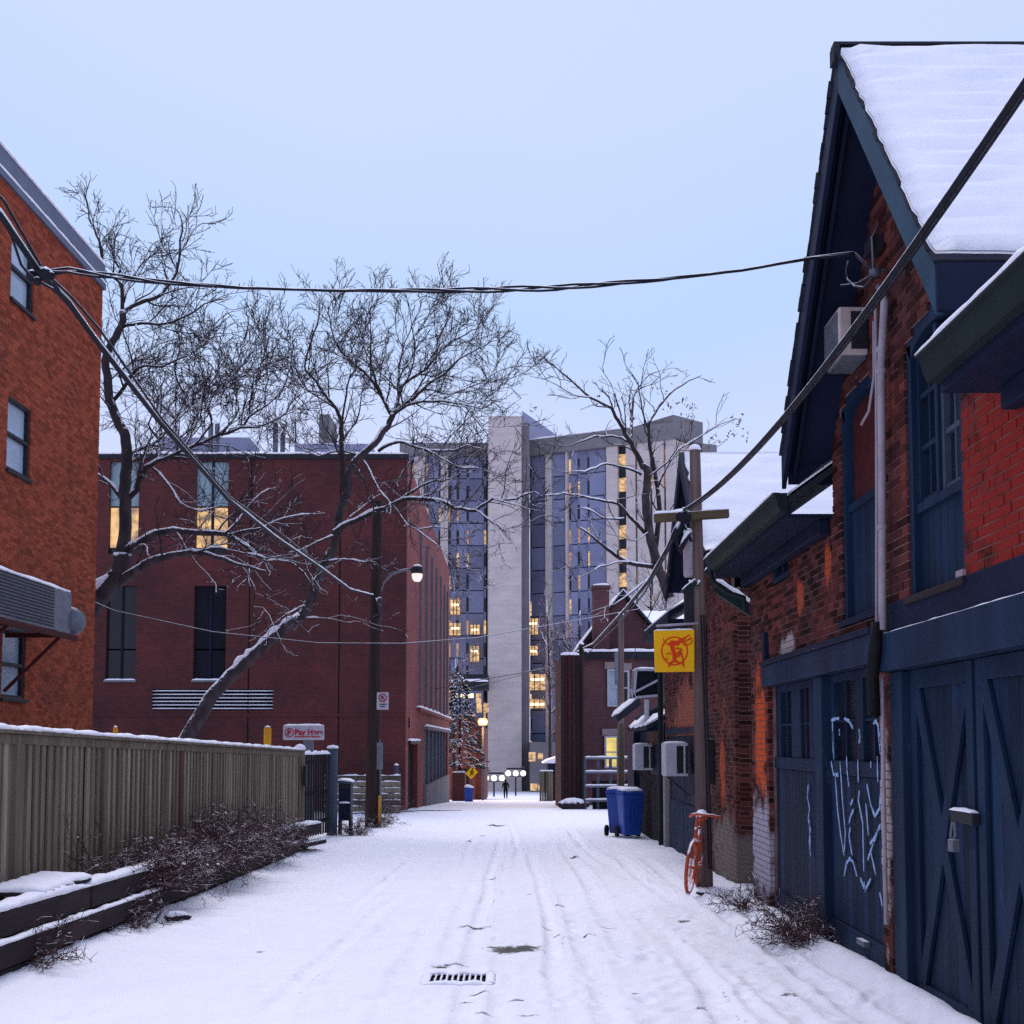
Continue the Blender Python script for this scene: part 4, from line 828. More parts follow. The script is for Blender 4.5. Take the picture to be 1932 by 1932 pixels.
for k, (x, y, r_) in enumerate(((60, 520, .05), (75, 512, .045), (86, 517, .06), (95, 520, .04), (70, 530, .04))): s.lathe([(.01, -r_), (r_*.8, -r_*.6), (r_, 0), (r_*.8, r_*.6), (.01, r_)], 8, at(x, y, 9.85))
s.build('connector', M['cable'], sp_t, smooth=True)
s = MB(); s.tube([at(20, 440, 9.6), at(40, 500, 9.7), at(62, 525, 9.8), at(100, 545, 10)], .012, 6); s.build('jumper', M['cable'], sp_t)
s = MB(); s.tube([at(95, 522, 9.85), at(110, 545, 10.1), at(118, 560, 10.3)], .010, 6); s.build('jumper', M['cable'], sp_t)
p2 = at(1100, 1224, 52)
cable('overhead_cable', 'cable dropping from crossarm pole towards the far alley pole', [hubp, at(1262, 1030, 18.2), at(1225, 1095, 21), at(1180, 1150, 26), at(1120, 1215, 38), p2], .03)
cable('overhead_cable', 'second slack cable below it, pole to far alley pole', [hubp+Vector((0,0,-.05)), at(1258, 1045, 18.2), at(1215, 1120, 21), at(1165, 1180, 26), at(1110, 1232, 38), p2], .014, mat='wire')
cable('thin_wire', 'thin snowy wire drooping across lane before the maroon building', [at(160, 1128, 26), at(215, 1152, 26), at(400, 1192, 28), at(600, 1213, 30), at(760, 1214, 34), at(900, 1203, 38), at(1050, 1177, 42), at(1210, 1148, 46)], .013, mat='wire')
cable('thin_wire', 'thin dark wire crossing in front of concrete tower low down', [at(820, 1300, 60), at(915, 1281, 58), at(1050, 1258, 56), p2], .02, mat='wire')
cable('thin_wire', 'lower slack wire from far alley pole over the lane', [at(870, 1302, 75), at(960, 1280, 66), at(1050, 1252, 58), p2+Vector((0, 0, -.2))], .016, mat='wire')
cable('thin_wire', 'steep thin guy wire beside the hanging yellow sign', [at(1262, 1085, 19), at(1215, 1180, 22), at(1190, 1250, 25)], .008, mat='cable')

# ================================================================== far alley poles
for k, (x, yt, yb, D, r_, lab) in enumerate(((1097, 1216, 1512, 52, .16, 'slim wooden pole before the dark timber wing of brick house'), (1170, 1160, 1420, 45, .15, 'pale wooden pole in front of the brick house window'))):
    t_ = thing('utility_pole', lab, 'pole', at(x, 1512, D)); p, q = at(x, yb, D), at(x+(2 if k else 0), yt, D); p.z = gz(D)-.1
    s = MB(); s.tube([p, p.lerp(q, .5), q], [r_, r_*.85, r_*.7], 10); s.build('shaft', M['pole_dark' if k == 0 else 'pole'], t_, smooth=True)
    s = MB(); s.lathe([(r_*.7, 0), (r_*.7, .05), (.02, .12)], 10, q); s.build('snow_cap', M['snow'], t_)
    s = MB(); s.box(q.x-.25, q.x-.12, D-.1, D+.1, q.z-2.6, q.z-1.4); s.build('service_box', M['metal_grey'], t_)

# ================================================================== orange brick apartment block behind the fence
XL = -8.5
lb = thing('apartment_block', 'orange brick apartment block with grey roof flashing at the left edge', 'building', (XL, 20, gz(20)))
zt_l = 11.15
lw = [(onx(22, 470, XL).y, onx(66, 470, XL).y, onx(44, 582, XL).z, onx(44, 452, XL).z), (onx(14, 800, XL).y, onx(59, 800, XL).y, onx(36, 896, XL).z, onx(36, 758, XL).z), (onx(2, 1300, XL).y, onx(47, 1300, XL).y, onx(25, 1318, XL).z, onx(25, 1190, XL).z)]
def ivl(z):
    iv = [(15.0, 24.6)]
    for a, b, zb, ztp in lw:
        if zb < z < ztp: iv = sub_iv(iv, a, b)
    return iv
brick_wall(lb, (XL, 0, 0), (0, 1, 0), (1, 0, 0), -.6, zt_l, ivl, M['brick_left'], M['mortar_left'])
MB().box(XL-10, XL-.2, 15.0, 24.58, -.6, zt_l).build('core', M['maroon'], lb)
s = MB(); s.box(XL-.05, XL+.05, 14.8, 24.66, zt_l-.12, zt_l+.0); s.prism([(XL+.05, 14.8, zt_l+.002), (XL+.02, 14.8, zt_l+.40), (XL-.3, 14.8, zt_l+.40), (XL-.3, 14.8, zt_l+.002)], (0, 9.86, 0)); rl_ = s.build('roof_flashing', M['flash'], lb)
s = MB(); snow_strip(s, [(XL+.04, 14.8, zt_l+.0), (XL+.04, 24.64, zt_l+.0)], .05, .05); snow_strip(s, [(XL-.1, 14.8, zt_l+.40), (XL-.1, 24.64, zt_l+.40)], .3, .09); s.build('snow', M['snow'], rl_, smooth=True)
MB().box(XL-10, XL-.302, 14.8, 24.66, zt_l+.01, zt_l+.38).build('roof', M['flash'], lb)
for a, b, zb, ztp in lw:
    s = MB(); s.box(XL-.14, XL-.10, a, b, zb, ztp); wn = s.build('window', M['glass_pale'], lb)
    for (u0, u1, q0, q1) in ((a, a+.07, zb, ztp), (b-.07, b, zb, ztp), (a+.071, b-.071, zb, zb+.06), (a+.071, b-.071, ztp-.06, ztp), (a+.071, b-.071, (zb+ztp)/2-.03, (zb+ztp)/2+.03)):
        s = MB(); s.box(XL-.10, XL-.03, u0, u1, q0, q1); s.build('frame', M['metal_dark'], wn)
    s = MB(); s.box(XL-.1, XL+.05, a-.03, b+.03, zb-.06, zb-.002); s.build('sill', M['metal_dark'], wn)
# condenser on a bracket
cu = thing('condenser_unit', 'snow-capped grey condenser unit on a red bracket, orange brick wall', 'air conditioner', (XL+.5, 21.5, 3.4))
cz0, cz1 = at(60, 1182, 19.4).z, at(60, 1098, 19.4).z; ux0, ux1 = at(-45, 1140, 21.0).x, at(138, 1140, 21.0).x
s = MB(); s.box(XL+.12, -7.6, 17.4, 20.85, cz0, cz1); s.build('case', M['metal_grey'], cu, bevel=.04)
for k in range(13):
    s = MB(); s.box(-7.598, -7.585, 17.5, 20.02, cz0+.05+k*.052, cz0+.075+k*.052); s.build('slat', M['metal_dark'], cu)
s = MB(); [s.box(XL+.2, -7.7, 17.385, 17.398, cz0+.05+k*.052, cz0+.075+k*.052) for k in range(13)]; s.build('end_grille', M['metal_dark'], cu)
s = MB(); snow_sheet(s, (XL+.14, 17.42, cz1), (-7.62-XL-.14, 0, 0), (0, 3.4, 0), .09, 6, 12, .02); s.build('snow', M['snow'], cu, smooth=True)
s = MB(); s.lathe([(.01, -.02), (.2, 0), (.26, .12), (.24, .26), (.1, .34), (.01, .35)], 14, (-7.68, 20.85, (cz0+cz1)/2-.12), 'Y'); s.build('duct_elbow', M['metal_grey'], cu, smooth=True)
for u in (18.2, 20.3):
    s = MB(); s.beam((XL, u, cz0-.06), (-7.55, u, cz0-.06), .06, .08); s.beam((-7.6, u, cz0-.1), (XL, u, cz0-1.0), .05, .05); s.build('bracket', M['rust_red'], cu)
s = MB(); s.beam((-7.56, 17.4, cz0-.06), (-7.56, 20.95, cz0-.06), .06, .09); s.build('bracket_rail', M['rust_red'], cu)

# ================================================================== board fence along the lane
XF = -4.7
def ft(u): return 1.80-.0188*(u-11.1)
fe = thing('board_fence', 'long weathered grey-brown board fence with snow along its cap', 'fence', (XF, 18, gz(18)))
var = []
for k in range(10):
    s = MB(); w_ = random.uniform(.085, .10); s.box(-.012, .012, -w_/2, w_/2, -.3, 1.62, k/9); var.append(s.mesh('board', M['fence']))
red = MB().box(-.012, .012, -.045, .045, 0, 1.62, .9).mesh('board', surf('red_stained_board', srgb(128, 74, 62), srgb(104, 60, 54), 3, .9, .4, 30))
posts = [9.0, 11.45, 13.9, 16.35, 18.9, 21.4, 23.9, 26.45]
u = 8.6; i = 0
while u < 26.4:
    if all(abs(u-p) > .09 for p in posts):
        off = .045 if i % 2 else 0; me = red if abs(u-17.15) < .055 else random.choice(var[5:] if i % 2 else var[:6])  # front boards picked lighter, back ones darker: shade between boards put into colour
        link('board', me, fe, loc=(XF+off+random.uniform(-.006, .006), u, ft(u)-1.70+random.uniform(-.01, .01)))
    u += .0895; i += 1
for p in posts:
    s = MB(); s.box(XF-.06, XF+.075, p-.06, p+.06, gz(p)-.2, ft(p)-.02); s.build('post', M['fence'], fe, bevel=.008)
for p, q in zip(posts[:-1], posts[1:]):
    s = MB(); s.beam((XF+.02, p+.01, ft(p)), (XF+.02, q-.01, ft(q)), .17, .035); cp = s.build('cap_rail', M['fence'], fe, bevel=.004)
    s = MB(); s.beam((XF+.057, p+.065, ft(p)-.068), (XF+.057, q-.065, ft(q)-.068), .03, .09); s.build('trim_rail', M['fence'], fe, bevel=.004)
    s = MB(); snow_strip(s, [(XF+.02, p, ft(p)+.016), (XF+.02, q+.02, ft(q)+.016)], .165, .05, jit=.3); s.build('snow', M['snow'], cp, smooth=True)
# timber planter kerb
pl = thing('timber_planter', 'low snow-capped retaining kerb of stacked old timbers before the fence', 'planter', (-4.15, 16, gz(16)))
def lz(u): return .37-.0195*(u-9.7)
segs = [(6.6, 9.2), (9.24, 11.8), (11.84, 14.6), (14.64, 17.3), (17.34, 20.2), (20.24, 23.6)]
for k, (p, q) in enumerate(segs):
    s = MB(); s.beam((-4.15, p, lz(p)-.115), (-4.15, q, lz(q)-.115), .20, .22); up_ = s.build('timber', M['timber'], pl, bevel=.025)
    s = MB(); s.beam((-4.08, p+.1, lz(p)-.345), (-4.08, q+.15, lz(q)-.345), .22, .20); s.build('timber', M['timber'], pl, bevel=.025)
    s = MB(); s.beam((-4.12, p-.2, lz(p)-.52), (-4.12, q+.0, lz(q)-.52), .22, .14); s.build('timber', M['timber'], pl, bevel=.02)
    s = MB(); snow_strip(s, [(-4.15, p, lz(p)-.008), (-4.15, q, lz(q)-.008)], .20, .06, jit=.35); snow_strip(s, [(-4.015, p+.1, lz(p)-.25), (-4.015, q+.15, lz(q)-.25)], .09, .03, jit=.5); s.build('snow', M['snow'], up_, smooth=True)
s = MB(); s.prism([(-4.26, 6.6, lz(6.6)-.1), (-4.26, 23.5, lz(23.5)-.1), (-4.26, 23.5, -1), (-4.26, 6.6, -1)], (-.44, 0, 0)); s.build('soil', M['timber'], pl)
s = MB(); snow_sheet(s, (-4.25, 6.7, lz(6.7)-.1), (-.42, 0, 0), (0, 16.7, lz(23.4)-lz(6.7)), .04, 4, 60, .02, .8); s.build('soil_snow', M['snow'], pl, smooth=True)
s = MB(); s.beam((-4.0, 22.7, lz(23)-.05), (-3.86, 23.95, lz(24)-.05), .24, .20); e1 = s.build('timber', M['timber'], pl, bevel=.03)
s = MB(); s.beam((-3.98, 22.9, lz(23)-.33), (-3.78, 24.1, lz(24)-.33), .22, .08); s.build('timber', M['timber'], pl, bevel=.02)
s = MB(); snow_strip(s, [(-4.0, 22.7, lz(23)+.04), (-3.86, 23.95, lz(24)+.04)], .24, .06); snow_strip(s, [(-3.92, 22.9, lz(23)-.29), (-3.72, 24.1, lz(24)-.29)], .1, .03); s.build('snow', M['snow'], e1, smooth=True)
bd = thing('loose_panel', 'snow-covered loose panel lying across the planter kerb at the fence', 'panel', (-4.3, 11.3, lz(11.3)))
s = MB(); s.obox((-4.62, 10.7, lz(11)+.02), (.52, 0, -.01), (0, 1.25, .01), (0, 0, .03)); s.build('board', M['timber'], bd)
s = MB(); snow_sheet(s, (-4.62, 10.7, lz(11)+.052), (.52, 0, -.01), (0, 1.25, .01), .05, 10, 16, .03); s.build('snow', M['snow'], bd, smooth=True)
# end post with snow knob, gate and grey post
ep = thing('fence_post', 'round-topped fence end post with a snow knob beside the gate', 'post', (-4.66, 26.6, gz(26.6)))
s = MB(); s.tube([(-4.66, 26.6, gz(26.6)-.2), (-4.66, 26.6, 1.52)], .11, 14); s.build('shaft', M['fence'], ep, smooth=True)
s = MB(); s.lathe([(.10, 0), (.13, .03), (.11, .09), (.05, .13), (.005, .14)], 12, (-4.66, 26.6, 1.52)); s.build('snow_cap', M['snow'], ep, smooth=True)
s = MB(); s.box(-4.55, -4.50, 26.45, 26.55, .75, 1.2); s.build('latch_plate', M['metal_dark'], ep)
gt_ = thing('wooden_gate', 'dark plank gate between the fence end and the grey post', 'gate', (-4.5, 27.7, gz(27.7)))
for k in range(11):
    u = 26.8+k*.175; x = -4.62+k*.028; s = MB(); s.box(x-.012, x+.012, u, u+.16, gz(27.7)+.08, 1.42+random.uniform(-.01, .01), random.random()); s.build('board', M['fence_dark'], gt_)
for z in (1.25, .55, -.1):
    s = MB(); s.beam((-4.64, 26.8, z), (-4.35, 28.7, z), .04, .09); s.build('rail', M['fence_dark'], gt_)
s = MB(); snow_strip(s, [(-4.62, 26.8, 1.42), (-4.34, 28.72, 1.42)], .07, .07, jit=.6, step=.08); s.build('snow', M['snow'], gt_, smooth=True)
gp = thing('grey_post', 'tall grey round post beside the dark plank gate', 'post', (-4.28, 28.85, gz(28.85)))
s = MB(); s.tube([(-4.28, 28.85, gz(28.9)-.2), (-4.28, 28.85, 1.55)], .125, 16); s.build('shaft', M['grey_post'], gp, smooth=True)
s = MB(); s.lathe([(.12, 0), (.14, .02), (.12, .06), (.01, .08)], 14, (-4.28, 28.85, 1.55)); s.build('snow_cap', M['snow'], gp, smooth=True)
cb = thing('litter_cabinet', 'dark slatted cabinet on short legs beside the grey post', 'cabinet', (-4.02, 29.3, gz(29.3)))
gq = gz(29.3)
s = MB(); s.box(-4.17, -3.88, 29.1, 29.5, gq+.35, .72); s.build('body', M['metal_dark'], cb, bevel=.01)
for k in range(6):
    s = MB(); s.box(-4.165, -3.885, 29.085, 29.098, gq+.42+k*.12, gq+.50+k*.12); s.build('slat', M['navy_dark'], cb)
for x in (-4.15, -3.9):
    s = MB(); s.box(x-.03, x+.03, 29.15, 29.45, gq-.1, gq+.348); s.build('leg', M['metal_dark'], cb)
s = MB(); s.prism([(-4.2, 29.06, .73), (-4.2, 29.06, .79), (-3.84, 29.06, .74), (-3.84, 29.06, .70)], (0, .5, 0)); s.build('lid', M['grey_post'], cb)
s = MB(); snow_sheet(s, (-4.19, 29.08, .80), (.34, 0, -.045), (0, .46, 0), .05, 4, 4, .02); s.build('snow', M['snow'], cb, smooth=True)
s = MB(); snow_strip(s, [(-4.15, 29.08, gq+.76), (-3.9, 29.08, gq+.76)], .05, .06); s.build('ledge_snow', M['snow'], cb, smooth=True)

# bollards and pay sign in the lot behind the fence
for k, (x, y, D, lab) in enumerate(((218, 1372, 36, 'short yellow bollard tip beyond the fence, nearest the apartment block'), (505, 1372, 36, 'yellow bollard beyond the fence, beside the pay sign'))):
    p = at(x, y, D); b_ = thing('bollard', lab, 'bollard', (p.x, D, gz(D)), 'yellow bollards in the lot')
    s = MB(); r_ = .11 if k else .07; s.tube([(p.x, D, gz(D)-.1), (p.x, D, p.z-.05), (p.x, D, p.z)], [r_, r_, r_*.7], 14); s.build('tube', M['yellow'], b_, smooth=True)
    s = MB(); s.lathe([(r_*.7, 0), (r_*.8, .015), (.01, .05)], 12, (p.x, D, p.z)); s.build('snow_cap', M['snow'], b_, smooth=True)
def text(name, txt, size, loc, mat, parent, rot=(math.pi/2, 0, 0), bold=.0):
    cu_ = bpy.data.curves.new(name, 'FONT'); cu_.body = txt; cu_.size = size; cu_.extrude = .004; cu_.offset = bold
    tmp = bpy.data.objects.new(name, cu_); col.objects.link(tmp); me = bpy.data.meshes.new_from_object(tmp); bpy.data.objects.remove(tmp)
    me.name = name; me.materials.append(M[mat]); me.transform(Matrix.Translation(loc)@Matrix.Rotation(rot[0], 4, 'X')); return link(name, me, parent, kind=None)
ps = thing('pay_sign', 'pale Pay Here parking sign box with red lettering above the gate', 'sign', at(572, 1420, 32))
A, B = at(534, 1369, 32), at(610, 1396, 32)
s = MB(); s.box(A.x, B.x, 32, 32.16, B.z, A.z); s.build('box', M['sign_white'], ps, bevel=.02)
s = MB(); snow_strip(s, [(A.x+.02, 32.08, A.z-.005), (B.x-.02, 32.08, A.z-.005)], .16, .05); s.build('snow', M['snow'], ps, smooth=True)
text('lettering', 'Pay Here', .20, (A.x+.31, 31.99, B.z+.135), 'red_paint', ps, bold=.006)
s = MB(); s.box(A.x+.31, B.x-.08, 31.99, 31.998, B.z+.07, B.z+.095); s.build('underline', M['red_paint'], ps)
s = MB(); s.tube([(A.x+.17+.11*math.cos(k*math.pi/12), 31.99, (A.z+B.z)/2+.11*math.sin(k*math.pi/12)) for k in range(25)], .011, 6, cap=False); s.build('ring', M['red_paint'], ps)
text('letter', 'P', .18, (A.x+.115, 31.985, (A.z+B.z)/2-.065), 'red_paint', ps, bold=.008)
pq = at(574, 1398, 32.05); s = MB(); s.box(pq.x-.02, pq.x+.24, 32.02, 32.14, gz(32), B.z-.002); s.build('column', M['metal_grey'], ps, bevel=.01)
lp = at(590, 1390, 36)

# ================================================================== lamp pole
lt = thing('street_lamp', 'dark wooden pole with curved arm and street lamp before maroon building', 'street lamp', (-3.85, 33, gz(33)))
b0, t0_ = at(702, 1566, 33), at(712, 946, 33); b0.z = gz(33)-.2
s = MB(); s.tube([b0.lerp(t0_, k/8) for k in range(9)], [.205-.07*k/8 for k in range(9)], 16); s.build('shaft', M['pole_dark'], lt, smooth=True)
arm = [at(714, 1142, 33), at(716, 1120, 33), at(724, 1098, 33), at(740, 1083, 33), at(760, 1076, 33), at(776, 1074, 33)]
s = MB(); s.tube(arm, .035, 10); s.build('arm', M['metal_grey'], lt, smooth=True)
hd_ = at(787, 1077, 33)
s = MB(); s.lathe([(.10, -.08), (.165, -.06), (.175, .0), (.15, .10), (.08, .15), (.01, .16)], 16, hd_); s.build('hood', M['metal_dark'], lt, smooth=True)
s = MB(); s.lathe([(.01, -.30), (.08, -.29), (.13, -.22), (.15, -.12), (.14, -.082)], 16, hd_); s.build('glass_bowl', M['bowl'], lt, smooth=True)
s = MB(); s.lathe([(.13, .105), (.14, .12), (.07, .175), (.01, .185)], 14, hd_); s.build('snow', M['snow'], lt, smooth=True)
s = MB(); s.tube([at(712, 1128, 32.8), at(718, 1160, 32.8), at(714, 1180, 32.8)], .05, 8); s.lathe([(.03, -.12), (.08, -.05), (.07, .06), (.02, .1)], 10, at(716, 1133, 32.8)); s.build('bracket', M['wire'], lt, smooth=True)
s = MB(); bq = at(716, 1540, 32.8); s.box(bq.x-.03, bq.x+.03, 32.75, 32.8, gz(33), gz(33)+.85); s.build('guard_strip', M['yellow'], lt)
s = MB(); s.tube([at(716, 1395, 32.95), at(717, 1440, 32.9), at(718, 1545, 32.9)], .03, 8); s.build('conduit', M['metal_grey'], lt)
ns = thing('no_parking_sign', 'white no parking sign with red ring on the lamp pole', 'sign', at(722, 1338, 32.8))
A, B = at(711, 1306, 32.8), at(733, 1339, 32.8)
s = MB(); s.box(A.x, B.x, 32.8, 32.815, B.z, A.z); s.build('plate', M['sign_white'], ns)
cx, cz = (A.x+B.x)/2, A.z-.155
s = MB(); s.tube([(cx+.10*math.cos(k*math.pi/12), 32.79, cz+.10*math.sin(k*math.pi/12)) for k in range(25)], .013, 6, cap=False); s.tube([(cx-.07, 32.79, cz+.07), (cx+.07, 32.79, cz-.07)], .011, 6); s.build('ring', M['red_paint'], ns)
text('letter', 'P', .13, (cx-.04, 32.79, cz-.045), 'dark_letter', ns, bold=.003)
for k in range(2):
    s = MB(); s.box(cx-.09+.02*k, cx+.09-.03*k, 32.79, 32.797, B.z+.13-k*.06, B.z+.155-k*.06); s.build('text_line', M['dark_letter'], ns)
es = thing('small_sign', 'narrow grey sign plate seen edge-on at the lamp pole', 'sign', at(717, 1450, 32.6))
s = MB(); p, q = at(711, 1401, 32.6), at(722, 1452, 32.6); s.box(p.x, q.x, 32.6, 32.62, q.z, p.z); s.build('plate', M['metal_grey'], es)

# ================================================================== maroon brick building
YM, XM = 45.0, -4.0
mbd = thing('maroon_brick_building', 'dark maroon brick building with tall strip windows behind the bare trees', 'building', (XM, YM, gz(45)))
zM = at(400, 866, YM).z
strips = [(at(207, 900, YM).x, at(263, 900, YM).x), (at(370, 900, YM).x, at(431, 900, YM).x), (at(60, 900, YM).x, at(118, 900, YM).x)]
zA0, zA1, zB0, zB1 = at(0, 1045, YM).z, at(0, 870, YM).z, at(0, 1283, YM).z, at(0, 1105, YM).z
lv = (at(287, 1340, YM).x, at(515, 1340, YM).x, at(0, 1340, YM).z, at(0, 1300, YM).z)
wall = MB(); X0 = -24.0
holes = [(a, b, zA0, zA1) for a, b in strips]+[(a, b, zB0, zB1) for a, b in strips]+[lv]
zs_ = sorted(set([-1.4, zM]+[h[2] for h in holes]+[h[3] for h in holes]))
for za, zb in zip(zs_[:-1], zs_[1:]):
    iv = [(X0, XM)]
    for a, b, c, d in holes:
        if c <= za+1e-6 and d >= zb-1e-6: iv = sub_iv(iv, a, b)
    for p, q in iv: wall.box(p, q, YM, YM+.3, za, zb)
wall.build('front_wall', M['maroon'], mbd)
MB().box(X0, XM-.3, YM+.5, 74.9, -2.2, zM-.1).build('core', M['navy_dark'], mbd)
s = MB(); s.box(X0-.1, XM+.05, YM-.06, YM+.35, zM+.0, zM+.18); pc = s.build('parapet_cap', M['metal_dark'], mbd)
s = MB(); snow_strip(s, [(X0, YM+.12, zM+.18), (XM, YM+.12, zM+.18)], .4, .10, step=.4); s.build('snow', M['snow'], pc, smooth=True)
for i, (a, b) in enumerate(strips):
    m_ = (a+b)/2; zl0, zl1 = at(0, 1032, YM).z, at(0, 955, YM).z
    for p, q in ((a, m_-.04), (m_+.04, b)):
        s = MB(); s.box(p, q, YM+.18, YM+.2, zl1+.03, zA1); s.build('pane', M['glass_teal'], mbd)
        s = MB(); s.box(p+.02, q-.02, YM+.18, YM+.2, zl0, zl1-.03); s.build('pane', M['lit'] if i < 2 else M['glass'], mbd, label='warmly lit window pane' if i < 2 else None)
        s = MB(); s.box(p, q, YM+.18, YM+.2, zA0, zl0-.03); s.build('pane', M['glass'], mbd)
        zc = at(0, 1225, YM).z
        s = MB(); s.box(p, q, YM+.18, YM+.2, zc+.03, zB1); s.build('pane', M['glass'], mbd)
        s = MB(); s.box(p, q, YM+.18, YM+.2, zB0, zc-.03); s.build('pane', M['glass'], mbd)
    for (c, d) in ((zA0, zA1), (zB0, zB1)):
        s = MB(); s.box(m_-.038, m_+.038, YM+.12, YM+.21, c, d); s.build('mullion', M['navy_dark'], mbd)
    s = MB(); s.box(a-.05, b+.05, YM-.05, YM+.16, zB0-.08, zB0-.003); sl = s.build('sill', M['metal_grey'], mbd)
    s = MB(); snow_strip(s, [(a, YM+.04, zB0-.005), (b, YM+.04, zB0-.005)], .2, .06); s.build('snow', M['snow'], sl)
s = MB(); s.box(lv[0], lv[1], YM+.2, YM+.25, lv[2], lv[3]); lo_ = s.build('louver_back', M['hole'], mbd)
for k in range(6):
    z = lv[2]+.03+k*(lv[3]-lv[2])/6; s = MB(); s.obox((lv[0], YM-.02, z), (lv[1]-lv[0], 0, 0), (0, .16, .06), (0, 0, .02)); sl = s.build('louver', M['louver'], lo_)
    s = MB(); snow_strip(s, [(lv[0]+.02, YM+.02, z+.02), (lv[1]-.02, YM+.02, z+.02)], .06, .03, step=.3); s.build('snow', M['snow'], sl)
s = MB(); s.box(X0, XM-.002, YM-.025, YM-.001, at(0, 1352, YM).z, at(0, 1346, YM).z); s.build('string_course', M['maroon'], mbd)
for x in (155, 470, 640): s = MB(); q = at(x, 1200, YM).x; s.box(q-.02, q+.02, YM-.006, YM-.001, -1.3, zM); s.build('expansion_joint', M['hole'], mbd)
# lane side
ss = [(at(0,0,50).y, 0)]
side = MB(); zDo = 1.45
ops = [(46.2, 50.6, gz(47)-.2, 1.62), (54.5, 73.5, gz(60)+1.1, 2.25)]
slits = [(u, u+.55, 3.2, 10.6) for u in (51.5, 55.0, 58.5, 62.0, 65.5, 69.0, 72.0)]
hs = ops+slits; zs_ = sorted(set([-2.6, zM]+[h[2] for h in hs]+[h[3] for h in hs]))
for za, zb in zip(zs_[:-1], zs_[1:]):
    iv = [(YM+.302, 75.0)]
    for a, b, c, d in hs:
        if c <= za+1e-6 and d >= zb-1e-6: iv = sub_iv(iv, a, b)
    for p, q in iv: side.box(XM-.3, XM, p, q, za, zb)
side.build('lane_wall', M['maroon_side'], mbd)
for a, b, c, d in slits:
    n = 6; h_ = (d-c)/n
    for k in range(n):
        s = MB(); s.box(XM-.14, XM-.12, a, b, c+k*h_, c+(k+1)*h_-.12); s.build('pane', M['lit_strip'] if (k in (0, 3) and random.random() < .7) else M['glass_teal'] if random.random() < .3 else M['glass'], mbd)
    s = MB(); s.box(XM-.02, XM+.10, a-.12, a-.02, c, d); s.build('fin', M['metal_grey'], mbd)
s = MB(); s.box(XM-.25, XM-.2, 46.2, 50.6, -1.3, 1.62); dd_ = s.build('door', M['hole'], mbd)
s = MB(); s.box(XM-.02, XM+.12, 46.0, 50.8, 1.62, 1.75); hd2_ = s.build('door_hood', M['metal_dark'], mbd)
s = MB(); snow_strip(s, [(XM+.05, 46.0, 1.75), (XM+.05, 50.8, 1.75)], .14, .08); s.build('snow', M['snow'], hd2_)
for k in range(7):
    u = 54.5+k*2.72; s = MB(); s.box(XM-.18, XM-.1, u+.08, u+2.62, gz(60)+1.1, 2.25); s.build('panel', M['navy_dark'], mbd)
    s = MB(); s.box(XM-.1, XM+.02, u-.06, u+.06, gz(60)+1.1, 2.25); s.build('mullion', M['metal_grey'], mbd)
s = MB(); s.box(XM+.003, XM+.12, 54.4, 73.6, gz(75)-.3, gz(60)+1.09); s.build('base', M['concrete_dark'], mbd)
s = MB(); s.box(XM+.003, XM+.2, 54.3, 73.7, 2.26, 2.4); led = s.build('ledge', M['concrete_dark'], mbd)
s = MB(); snow_strip(s, [(XM+.1, 54.3, 2.4), (XM+.1, 73.7, 2.4)], .2, .09, step=.3); s.build('snow', M['snow'], led)
s = MB(); s.box(XM+.003, XM+.16, 50.0, 74.9, 2.98, 3.12); led = s.build('ledge', M['maroon_side'], mbd)
s = MB(); snow_strip(s, [(XM+.08, 50.0, 3.12), (XM+.08, 74.9, 3.12)], .18, .09, jit=.9, step=.4); s.build('snow', M['snow'], led)
s = MB(); s.box(XM+.003, XM+.06, 46.2, 46.7, 2.25, 2.6); s.build('wall_plate', M['metal_dark'], mbd)
# plant on the roof
ru = [((556, 838), (640, 862), 56), ((602, 782), (621, 850), 60), ((300, 826), (470, 866), 60), ((640, 838), (700, 866), 58)]
for k, (p, q, D) in enumerate(ru):
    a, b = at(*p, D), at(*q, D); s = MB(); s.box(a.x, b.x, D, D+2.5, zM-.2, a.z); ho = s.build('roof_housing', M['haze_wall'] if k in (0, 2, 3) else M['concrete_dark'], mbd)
    s = MB(); snow_sheet(s, (a.x, D, a.z), (b.x-a.x, 0, 0), (0, 2.5, 0), .12, 6, 4, .02); s.build('snow', M['snow'], ho)
for x in (398, 410, 520, 534):
    a = at(x, 800, 57); s = MB(); s.tube([(a.x, 57, zM-.2), a], .12, 8); s.build('vent_pipe', M['metal_grey'], mbd)

# horizontal rail fence by the maroon corner
rf_t = thing('rail_fence', 'low fence of horizontal snowy boards beside the maroon corner', 'fence', (-5.2, 43, gz(43)))
xa, xb = at(612, 1500, 43).x, at(755, 1500, 43).x
for k in range(6):
    z = gz(43)+.08+k*.215; s = MB(); s.box(xa, xb, 43, 43.04, z, z+.16, random.random()); bo = s.build('board', M['fence'], rf_t)
    s = MB(); snow_strip(s, [(xa, 43.02, z+.16), (xb, 43.02, z+.16)], .06, .035, jit=.9); s.build('snow', M['snow'], bo)
for k in range(4):
    x = xa+.05+(xb-xa-.1)*k/3; s = MB(); s.box(x-.05, x+.05, 43.05, 43.14, gz(43)-.2, gz(43)+1.38); s.build('post', M['fence'], rf_t)
tp = thing('marker_post', 'thin grey marker post standing behind the rail fence', 'post', at(748, 1500, 44))
a = at(748, 1444, 44); s = MB(); s.tube([(a.x, 44, gz(44)), a], .08, 10); s.build('tube', M['grey_post'], tp, smooth=True); s = MB(); s.lathe([(.08, 0), (.09, .02), (.01, .08)], 10, a); s.build('snow_cap', M['snow'], tp)

